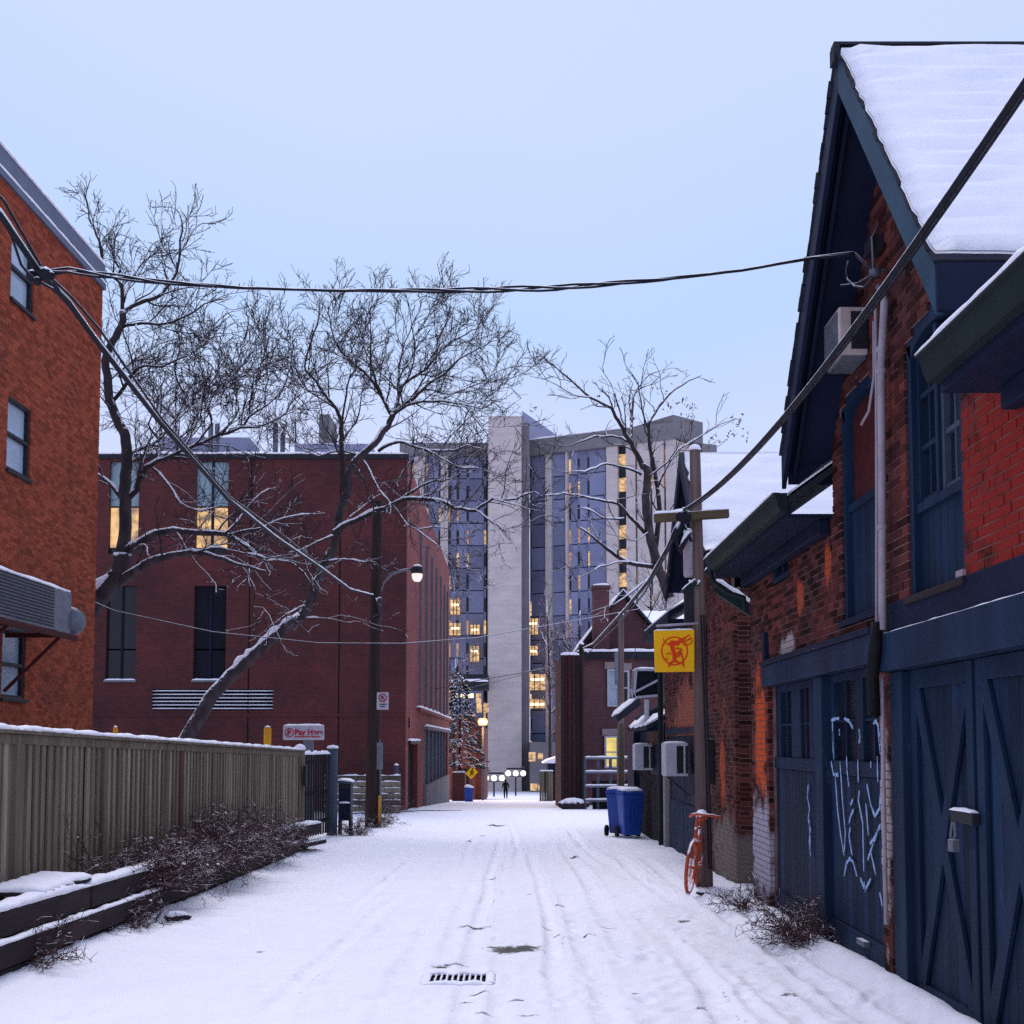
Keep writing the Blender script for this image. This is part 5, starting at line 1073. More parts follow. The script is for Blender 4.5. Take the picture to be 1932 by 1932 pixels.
# ================================================================== concrete tower at the end of the lane
TD = 172.0
tw = thing('concrete_tower', 'grey concrete tower with a pale windowless shaft and lit slit windows', 'tower', at(960, 1497, TD))
zg = -6.0
pz = at(958, 792, 168).z; a, b = at(921, 1200, 166), at(984, 1200, 166)
s = MB(); s.box(a.x, b.x, 166, 178, zg, pz); s.build('shaft', M['concrete'], tw)
for k in range(1, 20):
    z = zg+k*(pz-zg)/20; s = MB(); s.box(a.x-.03, b.x+.03, 165.97, 178, z, z+.10); s.build('joint', M['concrete'], tw)
s = MB(); s.box(b.x+.002, at(998, 0, 168).x, 168, 178, zg, pz-.4); s.build('shaft_return', M['concrete_dark'], tw)  # shaded side of the shaft: shade put into a darker concrete colour
pa, pb_ = at(997, 832, 172), at(1272, 797, 162)
topz = (pa.z+pb_.z)/2
P0, P1 = Vector((pa.x, 172, 0)), Vector((pb_.x, 162, 0)); DU = (P1-P0); WL = DU.length; DU.normalize(); DN = Vector((DU.y, -DU.x, 0))     # DN looks at the lane
if DN.y > 0: DN = -DN
def tb(mb, u0, u1, z0, z1, w0, w1, rnd=.5): return mb.obox(P0+DU*u0+DN*w0+Vector((0,0,z0)), DU*(u1-u0), DN*(w1-w0), Vector((0,0,z1-z0)), rnd)
s = MB(); tb(s, 0, WL, zg, topz-.2, -14, -.9); s.build('core', M['metal_dark'], tw)
s = MB(); tb(s, 0, WL+.0, topz-2.3, topz, -.895, .35); pr = s.build('parapet', M['concrete_dark'], tw)
s = MB(); snow_strip(s, [P0+DU*.2+Vector((0,0,topz))-DN*.3, P0+DU*(WL*.62)+Vector((0,0,topz))-DN*.3], 1.0, .35, step=1.5); s.build('snow', M['snow'], pr)
s = MB(); q = P0+DU*WL; s.obox(q+DN*.35+Vector((0,0,topz-2.0)), Vector((4.6, 4.0, 0)), Vector((-6, 8, 0)), (0, 0, 3.0)); s.build('roof_block', M['concrete_dark'], tw)
s = MB(); s.obox(q+Vector((.2, .6, zg)), Vector((2.6, 3.0, 0)), Vector((-6, 8, 0)), (0, 0, topz-zg-2.2)); s.build('side_wall', M['concrete'], tw)
s = MB(); s.obox(q+Vector((4.4, 4.2, topz-5.0)), Vector((2.2, 1.0, 0)), Vector((-6, 8, 0)), (0, 0, 3.2)); s.build('side_balcony', M['concrete_dark'], tw)
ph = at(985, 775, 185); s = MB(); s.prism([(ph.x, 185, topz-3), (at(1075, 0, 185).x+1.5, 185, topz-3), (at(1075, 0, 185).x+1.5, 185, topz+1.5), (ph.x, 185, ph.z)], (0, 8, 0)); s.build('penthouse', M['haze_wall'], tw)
FH = 3.3; nF = int((topz-2.3-zg)/FH)
strips_t = [(580,592,'s'),(592,688,'p'),(688,698,'s'),(698,738,'c'),(738,822,'p'),(822,834,'s'),(834,849,'c'),(849,862,'s'),(862,908,'p'),(908,922,'s'),(922,974,'p'),(974,986,'s'),(986,1094,'p'),(1094,1106,'s'),(1106,1180,'c'),(1180,1235,'w'),(1235,1294,'c'),(1294,1306,'s'),(1306,1386,'c'),(1386,1402,'s'),(1402,1474,'c'),(1474,1487,'s'),(1487,1540,'c')]
rg = random.Random(11)
def facade(strips, tbf, L, x0, x1, nF, ztop, litp, lowlit):
    U = lambda x: (x-x0)/(x1-x0)*L
    cache = {}
    for (xa_, xb_, ty) in strips:
        u0, u1 = U(xa_), U(xb_)
        if ty == 'c':
            s = MB(); tbf(s, u0, u1, zg, ztop, -.85, .12); s.build('column', M['concrete'], tw); continue
        for k in range(nF):
            zb = ztop-(k+1)*FH
            if ty == 'p':
                s = MB(); tbf(s, u0+.03, u1-.03, zb+.12, zb+FH-.03, -.85, -.38, rg.random()); s.build('panel', M['tower_panel'], tw)
            else:
                hh = 2.0 if ty == 's' else 1.9; lit = rg.random() < (litp if ty == 's' else .75)
                s = MB(); tbf(s, u0, u1, zb+.3, zb+.3+hh, -.85, -.5); s.build('window', M['lit' if ty == 'w' else 'lit_dim' if rg.random() < .5 else 'lit'] if lit else M['glass'], tw)
                s = MB(); tbf(s, u0, u1, zb+.3+hh+.02, zb+FH+.28, -.85, -.45); s.build('spandrel', M['metal_dark'] if ty == 'w' else M['tower_panel'], tw)
facade(strips_t, tb, WL, 580, 1540, nF, topz-2.3, .45, True)
# left wing
Q0, Q1 = Vector((at(760, 0, 176).x, 176, 0)), Vector((at(921, 0, 176).x, 176, 0)); WQ = (Q1-Q0).length
def tq(mb, u0, u1, z0, z1, w0, w1, rnd=.5): return mb.box(Q0.x+u0, Q0.x+u1, 176-w1, 176-w0, z0, z1, rnd)
ztq = at(880, 838, 176).z
s = MB(); tq(s, 0, WQ, zg, ztq, -14, -.9); s.build('core', M['metal_dark'], tw)
s = MB(); tq(s, 0, WQ, ztq-1.8, ztq+.1, -.89, .3); pr = s.build('parapet', M['concrete_dark'], tw)
s = MB(); snow_strip(s, [(Q0.x, 176, ztq+.1), (Q1.x, 176, ztq+.1)], .8, .3, step=1.5); s.build('snow', M['snow'], pr)
strips_q = [(-240,-160,'p'),(-160,-148,'s'),(-148,-70,'c'),(-70,-58,'s'),(-58,10,'p'),(10,22,'s'),(22,70,'c'),(70,86,'s'),(86,124,'p'),(124,138,'s'),(138,188,'p'),(188,201,'s'),(201,298,'p'),(298,312,'s')]
facade(strips_q, tq, WQ, -240, 320, int((ztq-1.8-zg)/FH), ztq-1.8, .42, True)
# larger lit rooms low down
for k, (x0, y0, x1, y1, wing) in enumerate([(855,1278,918,1386,1),(585,1458,652,1562,1),(768,1482,830,1556,1),(592,1640,650,1700,1),(594,1826,700,1930,1),(74,1335,136,1432,0),(70,1490,140,1568,0),(205,1500,266,1562,0),(203,1640,262,1742,0),(590,1990,700,2050,1)]):
    p, q = c6(x0, y0), c6(x1, y1); D = 170.6 if wing else 175.4
    A, B = at(*p, D), at(*q, D); s = MB(); s.box(A.x, B.x, D-.05, D+.4, B.z, A.z); wn = s.build('room_window', M['lit'], tw)
    for j in (1, 2):
        x = A.x+(B.x-A.x)*j/3; s = MB(); s.box(x-.06, x+.06, D-.12, D-.055, B.z, A.z); s.build('mullion', M['metal_dark'], wn)
    s = MB(); s.box(A.x+.2, B.x-.2, D-.10, D-.055, A.z-.9, A.z-.6); s.build('ceiling_light', M['lit_strip'], wn)
# low canopy and dark bridge at left of the shaft
a, b = at(845, 1272, 160), at(921, 1300, 160); s = MB(); s.box(a.x, b.x, 160, 166, b.z, a.z); br = s.build('bridge', M['metal_dark'], tw)
s = MB(); snow_strip(s, [(a.x, 160.5, (a.z+b.z)/2), (b.x, 160.5, (a.z+b.z)/2)], 1.4, .5, step=1.0); s.build('snow', M['snow'], br)
for k in range(6):
    x, y = [(858, 1312), (872, 1313), (888, 1312), (903, 1312), (904, 1330), (917, 1330)][k]; A = at(x, y, 162); s = MB(); s.box(A.x-.35, A.x+.35, 162, 162.2, A.z-(.3 if k < 3 else 1.0), A.z+.25); s.build('lit_opening', M['lit_strip'] if k < 3 else M['lit'], tw)
# glowing ground floor at right of shaft
for (x0, y0, x1, y1) in ((1264, 1798, 1280, 1820), (1286, 1800, 1298, 1815)):
    A, B = at(x0/1.267, y0/1.267, 160), at(x1/1.267, y1/1.267, 160); s = MB(); s.box(A.x, B.x, 160, 160.2, B.z, A.z); s.build('room_window', M['lit'], tw)
for (x0, y0, x1, y1) in ((1268, 1873, 1284, 1890), (1286, 1876, 1294, 1890)):
    A, B = at(x0/1.267, y0/1.267, 160), at(x1/1.267, y1/1.267, 160); s = MB(); s.box(A.x, B.x, 160, 160.2, B.z, A.z); s.build('entrance_glow', M['lit'], tw)
A, B = at(1000, 1400, 162), at(1062, 1500, 162); MB().box(A.x, B.x+2, 162, 170, zg, A.z).build('podium', M['concrete_dark'], tw)

# ================================================================== brick house with chimney on the right
hb = thing('brick_house', 'red brick house with chimney, snowy gable and yellow lit window', 'house', (4, 57, gz(57)))
Yh = 57.0; g = gz(57)-.3
A, B = at(1092, 1232, Yh), at(1262, 1500, Yh)
s = MB(); s.box(A.x, 8.5, Yh, Yh+8, g, A.z); s.build('wall', M['red_far'], hb)
s = MB(); s.box(A.x-.15, 8.6, Yh-.2, Yh+.1, A.z-.28, A.z+.05); ev = s.build('eave', M['metal_dark'], hb)
s = MB(); snow_strip(s, [(A.x-.1, Yh-.02, A.z+.05), (8.5, Yh-.02, A.z+.05)], .5, .14, step=.3); s.build('snow', M['snow'], ev)
ap, gl, gr = at(1175, 1123, 60), at(1086, 1238, 60), at(1250, 1212, 60)
s = MB(); s.prism([gl, ap, gr, Vector((gr.x, 60, A.z-.5)), Vector((gl.x, 60, A.z-.5))], (0, .4, 0)); s.build('gable_wall', M['red_far'], hb)
for p, q in ((ap, gl), (ap, gr)):
    d = q-p; s = MB(); s.obox(p+Vector((0,-.35,.03)), d*1.05, (0, 6, 0), (0, 0, .2)); rf = s.build('roof', M['shingle'], hb)
    s = MB(); snow_sheet(s, p+Vector((0,-.32,.24)), d*1.04, (0, 5.9, 0), .14, 8, 6, .05); s.build('snow', M['snow'], rf)
s = MB(); p = at(1215, 1160, 66); s.obox(p+Vector((0, -1, -1.2)), (5, 0, 0), (0, 4, 1.6), (0, 0, .15)); s.build('rear_roof', M['snow'], hb)
A, B = at(1118, 1112, 59), at(1149, 1240, 59); s = MB(); s.box(A.x, B.x, 58.6, 59.6, B.z-1.5, A.z); s.box(A.x-.06, B.x+.06, 58.54, 59.66, A.z, A.z+.15); chm = s.build('chimney', M['red_far'], hb)
s = MB(); snow_strip(s, [(A.x, 59.1, A.z+.15), (B.x, 59.1, A.z+.15)], .9, .14); s.build('snow', M['snow'], chm)
for (x0, y0, x1, y1, m_, lab) in ((1149, 1266, 1166, 1330, 'glass_pale', None), (1172, 1268, 1184, 1328, 'glass', None), (1144, 1392, 1163, 1446, 'yellow_lit', 'yellow lit window with white frame')):
    A, B = at(x0, y0, Yh-.05), at(x1, y1, Yh-.05); s = MB(); s.box(A.x, B.x, Yh-.06, Yh-.03, B.z, A.z); wn = s.build('window', M[m_], hb, label=lab)
    for (p, q, r, t_) in ((A.x-.09, A.x, B.z-.08, A.z+.08), (B.x, B.x+.09, B.z-.08, A.z+.08), (A.x+.001, B.x-.001, B.z-.08, B.z), (A.x+.001, B.x-.001, A.z, A.z+.08), (A.x+.001, B.x-.001, (A.z+B.z)/2-.03, (A.z+B.z)/2+.03)):
        s = MB(); s.box(p, q, Yh-.12, Yh-.002, r, t_); s.build('frame', M['white'], wn)
    s = MB(); s.box(A.x-.2, B.x+.2, Yh-.10, Yh-.003, A.z+.1, A.z+.42); s.build('lintel', M['stone'], wn)
tw2 = thing('timber_wing', 'dark brown upright timber-clad wing beside the brick house', 'building', (2.3, 51, gz(51)))
A, B = at(1058, 1236, 50), at(1094, 1515, 50); s = MB(); s.box(A.x, B.x, 50, 57, gz(50)-.3, A.z); s.build('core', M['maroon'], tw2)
for k in range(5):
    w = (B.x-A.x)/5; s = MB(); s.box(A.x+k*w+.02, A.x+(k+1)*w-.02, 49.95, 49.998, gz(50)-.1, A.z-.02, rg.random()); s.build('board', M['timber'], tw2)
s = MB(); s.tube([(A.x+.34, 49.9, A.z), (A.x+.34, 49.9, gz(50))], .06, 8); s.build('downpipe', M['rust_red'], tw2)
s = MB(); snow_strip(s, [(A.x, 50.1, A.z), (B.x, 50.1, A.z)], .3, .12); s.build('snow', M['snow'], tw2)
yf = thing('yard_fence', 'snowy rail and mesh yard fence in front of brick house', 'fence', at(1120, 1490, 48))
A, B = at(1104, 1418, 48), at(1200, 1418, 48)
for k in range(4):
    z = gz(48)+.3+k*.55; s = MB(); s.box(A.x, B.x, 48, 48.06, z, z+.08); bo = s.build('rail', M['metal_grey'], yf); s = MB(); snow_strip(s, [(A.x, 48.03, z+.08), (B.x, 48.03, z+.08)], .07, .05); s.build('snow', M['snow'], bo)
for k in range(5):
    x = A.x+(B.x-A.x)*k/4; s = MB(); s.tube([(x, 48.1, gz(48)-.1), (x, 48.1, gz(48)+2.05)], .06, 8); s.build('post', M['grey_post'], yf)
s = MB(); s.box(A.x+.3, B.x, 48.3, 48.36, gz(48)-.1, gz(48)+1.1); s.build('board_panel', M['fence_dark'], yf)
gs = thing('garage', 'small dark garage with a white snowy roof right of the shaft', 'garage', at(1045, 1500, 85))
A, B = at(1026, 1440, 85), at(1066, 1510, 85); s = MB(); s.box(A.x+.3, B.x+2, 85, 90, gz(85)-.2, A.z); s.build('wall', M['navy_dark'], gs)
s = MB(); s.prism([at(1024, 1440, 84.8), at(1066, 1440, 84.8), at(1066, 1424, 84.8), at(1034, 1434, 84.8)], (0, 5.5, 0)); s.build('snowy_roof', M['snow'], gs)
A = at(1032, 1472, 84.9); s = MB(); s.box(A.x, A.x+.8, 84.9, 84.99, gz(85), A.z+.4); s.build('door', M['fence_dark'], gs)
gbx = thing('board_screen', 'grey-green board panel beside the small dark garage', 'fence', at(1030, 1500, 80))
A, B = at(1018, 1455, 80), at(1044, 1500, 80)
for k in range(6):
    w = (B.x-A.x)/6; s = MB(); s.box(A.x+k*w, A.x+(k+1)*w-.02, 80, 80.05, gz(80)-.1, A.z, rg.random()); s.build('board', M['fence'], gbx)
s = MB(); snow_strip(s, [(A.x, 80.02, A.z), (B.x, 80.02, A.z)], .12, .08); s.build('snow', M['snow'], gbx)

# ================================================================== orange brick annex and sodium lamp
an = thing('brick_annex', 'orange brick annex glowing beside the lit sodium lamp', 'building', (-3.4, 97, gz(97)))
A, B = at(860, 1335, 97), at(908, 1500, 97); s = MB(); s.box(A.x-1.5, B.x-.5, 97, 110, gz(97)-.4, at(0, 1352, 97).z); s.build('wall', M['orange_far'], an)
s = MB(); s.box(B.x-.5, B.x+.2, 98.5, 112, gz(97)-.4, at(0, 1372, 97).z); s.build('side_wall', M['orange_far'], an)
s = MB(); s.box(A.x-1.6, B.x-.4, 96.9, 97.3, at(0, 1352, 97).z, at(0, 1348, 97).z); s.build('coping', M['stone'], an)
s = MB(); s.box(at(876,0,96.8).x, at(888,0,96.8).x, 96.9, 96.99, gz(97), at(0, 1450, 97).z); s.build('door', M['gutter'], an)
wl = thing('low_brick_wall', 'low dark red brick yard wall below the yellow diamond sign', 'wall', at(866, 1500, 82))
A, B = at(853, 1458, 82), at(877, 1500, 82); s = MB(); s.box(A.x, B.x, 82, 84, gz(82)-.2, A.z); s.build('wall', M['maroon'], wl); s = MB(); snow_strip(s, [(A.x, 82.5, A.z), (B.x, 82.5, A.z)], .6, .12); s.build('snow', M['snow'], wl)
sl_t = thing('sodium_lamp', 'glowing orange sodium lamp on a slender post at the lane end', 'street lamp', at(911, 1505, 90))
L_ = at(911, 1362, 90); s = MB(); s.tube([(L_.x+.0, 90.2, gz(90)), (L_.x, 90.2, L_.z-.1), (L_.x, 90.1, L_.z+.1)], .09, 8); s.build('post', M['grey_post'], sl_t)
s = MB(); s.lathe([(.02, -.2), (.28, -.24), (.38, 0), (.28, .24), (.02, .2)], 12, (L_.x, 89.9, L_.z)); s.build('lamp_globe', M['sodium'], sl_t, smooth=True)
pl_ = bpy.data.lights.new('sodium_light', 'POINT'); pl_.energy = 1400; pl_.color = (1, .45, .14); pl_.shadow_soft_size = .3; po = bpy.data.objects.new('sodium_light', pl_); po.location = (L_.x, 89.3, L_.z); col.objects.link(po); po.parent = sl_t; po.matrix_parent_inverse = Matrix.Translation(-ORIGIN[sl_t.name])
ds = thing('diamond_sign', 'yellow diamond pedestrian crossing sign by the orange annex', 'sign', at(890, 1500, 80))
c_ = at(890, 1458, 80); r_ = at(902, 1458, 80).x-c_.x; s = MB(); s.prism([c_+Vector((r_,0,.05)), c_+Vector((.02,0,r_)), c_+Vector((-r_,0,-.05)), c_+Vector((-.02,0,-r_))], (0, .03, 0)); s.build('plate', M['sign_yellow'], ds)
s = MB(); s.tube([c_+Vector((.05,-.01,.2)), c_+Vector((0,-.01,.02)), c_+Vector((-.1,-.01,-.18))], .035, 6); s.tube([c_+Vector((0,-.01,.02)), c_+Vector((.1,-.01,-.16))], .03, 6); s.tube([c_+Vector((-.12,-.01,.06)), c_+Vector((.04,-.01,.12)), c_+Vector((.14,-.01,.02))], .025, 6); s.lathe([(.01,-.05),(.05,0),(.01,.05)], 8, c_+Vector((.06,-.01,.26))); s.build('walking_figure', M['black'], ds)
s = MB(); s.tube([(c_.x, 80.08, gz(80)), (c_.x, 80.08, c_.z+.3)], .04, 8); s.build('post', M['grey_post'], ds)
bb_ = thing('recycling_box', 'small blue recycling box with snow at the foot of the low wall', 'bin', at(883, 1500, 76))
A, B = at(876, 1487, 76), at(893, 1500, 76); s = MB(); s.add([(A.x+.04,76,gz(76)),(B.x-.04,76,gz(76)),(B.x-.04,76.4,gz(76)),(A.x+.04,76.4,gz(76)),(A.x,75.95,A.z+.05),(B.x,75.95,A.z),(B.x,76.45,A.z),(A.x,76.45,A.z+.05)], [(0,3,2,1),(4,5,6,7),(0,1,5,4),(1,2,6,5),(2,3,7,6),(3,0,4,7)]); s.build('box', M['bin_blue'], bb_)
s = MB(); snow_strip(s, [(A.x, 76.2, A.z+.03), (B.x, 76.2, A.z)], .4, .18); s.build('snow', M['snow'], bb_, smooth=True)
# globe lamps
for k, (x, y, D, lab) in enumerate(((932, 1468, 128, 'left post lamp with three white globes before the tower'), (973, 1459, 134, 'right post lamp with three white globes before the tower'))):
    gl_ = thing('globe_lamp', lab, 'street lamp', at(x, 1500, D), 'three-globe lamps at the tower'); c_ = at(x, y, D)
    s = MB(); s.tube([(c_.x, D, gz(D)), (c_.x, D, c_.z-.3)], .09, 8); s.build('post', M['metal_dark'], gl_)
    s = MB(); s.beam((c_.x-1.0, D, c_.z-.34), (c_.x+1.0, D, c_.z-.34), .08, .08); s.build('arm', M['metal_dark'], gl_)
    s = MB(); s.box(c_.x-1.0, c_.x+1.0, D-.15, D+.15, c_.z+.42, c_.z+.62); s.build('hood', M['metal_dark'], gl_)
    for j in (-1, 0, 1):
        s = MB(); s.lathe([(.02, -.3), (.2, -.24), (.3, 0), (.2, .24), (.02, .3)], 12, (c_.x+j*.82, D-.1, c_.z)); s.build('globe', M['globe'], gl_, smooth=True)
# person walking away
def person():
    D = 112.0; f0 = at(954, 1508, D); z0 = gz(D); x0 = f0.x
    pts = {'pel': (0,0,.95,.16,.12), 'che': (0,.02,1.28,.20,.13), 'nek': (0,.03,1.50,.085,.085), 'hed': (0,.02,1.63,.10,.11), 'top': (0,.02,1.73,.08,.09),
           'shl': (-.19,.02,1.40,.09,.09), 'ell': (-.29,.0,1.14,.07,.07), 'hal': (-.24,-.12,.98,.06,.06), 'shr': (.19,.02,1.40,.09,.09), 'elr': (.30,.0,1.14,.07,.07), 'har': (.25,-.1,.96,.06,.06),
           'hil': (-.10,0,.86,.12,.12), 'knl': (-.11,.04,.50,.085,.085), 'anl': (-.11,.10,.10,.06,.06), 'tol': (-.11,.24,.04,.05,.05), 'hir': (.10,0,.86,.12,.12), 'knr': (.11,-.02,.50,.085,.085), 'anr': (.12,-.10,.10,.06,.06), 'tor': (.12,.04,.04,.05,.05)}
    ks = list(pts); E_ = [('pel','che'),('che','nek'),('nek','hed'),('hed','top'),('che','shl'),('shl','ell'),('ell','hal'),('che','shr'),('shr','elr'),('elr','har'),('pel','hil'),('hil','knl'),('knl','anl'),('anl','tol'),('pel','hir'),('hir','knr'),('knr','anr'),('anr','tor')]
    me = bpy.data.meshes.new('person'); me.from_pydata([(x0+pts[k][0], D+pts[k][1], z0+pts[k][2]) for k in ks], [(ks.index(a), ks.index(b)) for a, b in E_], [])
    o = link('person', me); m = o.modifiers.new('skin', 'SKIN'); sv = me.skin_vertices[0] if len(me.skin_vertices) else None
    if sv is None:
        bpy.context.view_layer.objects.active = o; sv = me.skin_vertices.new() if hasattr(me.skin_vertices, 'new') else None
    if sv is not None:
        for i, k in enumerate(ks): sv.data[i].radius = (pts[k][3], pts[k][4]); sv.data[i].use_root = (k == 'pel')
    o.modifiers.new('subsurf', 'SUBSURF').levels = 1; o.modifiers['subsurf'].render_levels = 2
    me.materials.append(M['coat']); tag(o, 'person in dark coat and trousers walking away down the lane', 'person'); return o
person()

# ================================================================== bare trees
def grow(mb_mid, mb_twig, path, r0, r1, rnd_, dens=1.0, upb=.35, lev=1, Lmul=1.0, maxlev=3, rs=1.0):
    """side branches along a limb; finer ones on those"""
    segs_ = [(path[i+1]-path[i]).length for i in range(len(path)-1)]; tot = sum(segs_)
    step = {1: .30, 2: .17, 3: .10}[lev]/dens; d = step*rnd_.uniform(.3, 1.2)
    while d < tot:
        e_ = d; i = 0
        while i < len(segs_)-1 and e_ > segs_[i]: e_ -= segs_[i]; i += 1
        f_ = d/tot; p = path[i].lerp(path[i+1], min(1, e_/max(segs_[i], 1e-6))); t_ = (path[i+1]-path[i]).normalized()
        a = rnd_.uniform(.45, 1.05); ph = rnd_.uniform(0, 6.283); o = t_.orthogonal().normalized(); o2 = t_.cross(o)
        dr = (t_*math.cos(a)+(o*math.cos(ph)+o2*math.sin(ph))*math.sin(a)); dr.z += upb*rnd_.uniform(.2, 1); dr.normalize()
        rp = r0+(r1-r0)*f_; L = {1: rnd_.uniform(.8, 2.2), 2: rnd_.uniform(.35, .85), 3: rnd_.uniform(.14, .38)}[lev]*Lmul*(1.08-.62*f_)
        rb = min(rp*.55, {1: .026, 2: .012, 3: .0075}[lev]); n = {1: 6, 2: 4, 3: 3}[lev]; q = [p]; dd = dr.copy()
        for k in range(n):
            dd = (dd+Vector((rnd_.gauss(0, .22), rnd_.gauss(0, .22), rnd_.gauss(.05*upb, .2)))).normalized(); q.append(q[-1]+dd*(L/n))
        rr = [rb*(1-.7*k/n) for k in range(n+1)]
        if lev == 1: rr = [max(x, .009*rs) for x in rr]
        elif lev == 2: rr = [max(x, .0072*rs) for x in rr]
        else: rr = [max(x, .0056*rs) for x in rr]
        (mb_mid if lev == 1 else mb_twig).tube(q, rr, {1: 5, 2: 4, 3: 3}[lev], cap=False)
        if lev < maxlev: grow(mb_mid, mb_twig, q, rb, rb*.3, rnd_, dens, upb, lev+1, Lmul, maxlev, rs)
        d += step*rnd_.uniform(.6, 1.5)
def tree(name, label, D, limbs, seed, dens=1.0, upb=.35, mats=('bark_trunk', 'bark', 'twig'), Lmul=1.0, group='bare trees'):
    """limbs: (points in the photo, start radius, end radius, twig density, depth drift)"""
    rg_ = random.Random(seed); base = at(*limbs[0][0][0], D); t_ = thing(name, label, 'tree', (base.x, D, gz(D)), group); mid, tg, sn_ = MB(), MB(), MB()
    for i, (pts, ra, rb, dn, dr) in enumerate(limbs):
        n = len(pts); path = []; d0 = 0 if i == 0 else limbs[i][4][0]; d1 = limbs[i][4][1]
        P = [at(x, y, D+d0+(d1-d0)*k/(n-1)) for k, (x, y) in enumerate(pts)]
        for k in range(n-1):                                     # smooth the limb
            p0, p1, p2, p3 = P[max(k-1, 0)], P[k], P[k+1], P[min(k+2, n-1)]
            for j in range(3):
                u = j/3; path.append(.5*((2*p1)+(p2-p0)*u+(2*p0-5*p1+4*p2-p3)*u*u+(3*p1-p0-3*p2+p3)*u**3)+Vector((rg_.gauss(0, .012), 0, rg_.gauss(0, .012))))
        path.append(P[-1]); m = len(path)
        s = MB(); s.tube(path, [ra+(rb-ra)*(k/(m-1))*(1+rg_.uniform(-.06, .06)) for k in range(m)], 10 if ra > .05 else 7); s.build('trunk' if i == 0 else 'limb', M[mats[0]] if ra > .10 else M[mats[1]], t_, smooth=True)
        run = []
        for k in range(m):                                       # snow lying along the limb
            tz = abs((path[min(k+1, m-1)]-path[max(k-1, 0)]).normalized().z); rk = ra+(rb-ra)*k/(m-1); low = pts[min(k//3, n-1)][1] > 740 and D < 40
            if low and tz < .86 and rk > .012 and rg_.random() < .93: run.append(path[k]+Vector((0, 0, rk*.62)))
            else:
                if len(run) > 2: snow_strip(sn_, run, 1.8*rk, max(.03, rk*.8), n=5, jit=.7, step=.12)
                run = []
        if len(run) > 2: snow_strip(sn_, run, 1.8*rb+.02, max(.03, rb*.8), n=5, jit=.7, step=.12)
        if dn > 0: grow(mid, tg, path[(m//3 if i == 0 else 1):], ra, rb, rg_, dens*dn, upb, Lmul=Lmul, rs=max(1, D/42))
    if sn_.f: sn_.build('snow', M['snow'], t_, kind='stuff', smooth=True)
    mid.build('branches', M[mats[1]], t_, kind='stuff', smooth=True); tg.build('crown', M[mats[2]], t_, kind='stuff')
    return t_, tg
T1 = [([(112,1235),(167,1152),(196,1116),(225,1080),(231,1044)], .26, .20, 0, (0, 0)),
 ([(231,1048),(235,995),(235,946),(237,897),(239,858),(235,822),(222,796),(209,762),(203,723),(200,680),(212,646),(229,617),(232,586)], .15, .075, .35, (0, .4)),
 ([(232,590),(260,572),(300,560),(317,537),(335,508),(340,466),(343,423),(335,395)], .06, .012, .9, (.4, 1.2)),
 ([(232,590),(230,560),(229,537),(212,520),(197,508),(189,466),(179,434),(169,412),(160,371),(149,357)], .05, .010, .9, (.4, 0)),
 ([(234,570),(249,523),(269,494),(289,454)], .03, .010, 1, (.4, 2)), ([(229,617),(266,609),(314,611),(357,594),(386,574),(420,565)], .045, .010, .9, (.4, -1.0)),
 ([(212,760),(235,730),(249,706),(272,691),(306,691),(337,677),(363,668),(395,640)], .05, .010, 1, (.3, -.5)), ([(204,720),(240,690),(300,650),(380,630)], .03, .008, 1, (.3, 2.0)),
 ([(228,937),(200,905),(173,890),(150,870)], .06, .02, .6, (.1, .6)), ([(239,858),(260,850),(300,830),(330,790),(352,750),(360,720)], .04, .01, 1, (.2, 1.5)),
 ([(236,946),(258,923),(271,890),(284,877),(327,857),(366,841),(418,820),(451,808),(470,786),(474,750),(480,700)], .07, .012, .9, (.1, -.8)),
 ([(418,820),(450,770),(440,720),(452,670),(470,620)], .03, .008, 1, (-.5, .8)), ([(340,855),(370,800),(380,750),(410,700),(420,650)], .03, .008, 1, (-.4, 1.6)),
 ([(284,879),(320,916),(340,949),(379,965),(420,952)], .035, .012, .7, (-.1, -.9)),
 ([(233,1040),(261,1027),(294,1008),(327,1001),(392,1005),(425,1008),(457,1024),(480,1044),(505,1062)], .11, .03, .55, (0, -1.2)), ([(431,1008),(470,1000),(510,990),(548,975),(613,968)], .035, .010, .6, (-.9, -1.6)),
 ([(425,1008),(454,978),(480,940),(520,920)], .03, .01, .7, (-.9, -.4)),
 ([(222,1100),(255,1077),(287,1057),(327,1047),(366,1043),(408,1050),(457,1067),(500,1078)], .12, .03, .5, (0, -1.5)), ([(457,1067),(480,1110),(476,1150),(486,1180)], .02, .007, .6, (-1.3, -1.5)), ([(366,1043),(400,1035),(445,1040),(500,1050),(550,1045)], .03, .008, .7, (-1, -1.6)),
 ([(474,750),(490,700),(500,640),(505,580)], .03, .008, 1, (-.8, .4)), ([(470,786),(520,750),(545,700),(550,640)], .03, .008, 1, (-.7, .9)), ([(330,790),(300,760),(260,750),(220,740)], .025, .008, 1, (1.0, 2.0)), ([(352,750),(330,700),(340,650),(330,610)], .025, .008, 1, (1.5, .8)),
 ([(451,808),(500,800),(540,780),(560,740)], .028, .008, 1, (-.8, -1.5)), ([(363,668),(400,690),(430,730),(450,690)], .02, .007, 1, (-.4, -1.2)), ([(300,830),(280,800),(300,760),(290,720)], .025, .008, 1, (.8, -.4)), ([(366,841),(400,800),(395,760),(420,720)], .025, .008, 1, (-.5, -1.5))]
tree('bare_tree', 'tall bare tree with twisting snowy limbs beside the orange brick block', 28.0, T1, 3, 1.0, Lmul=1.15)
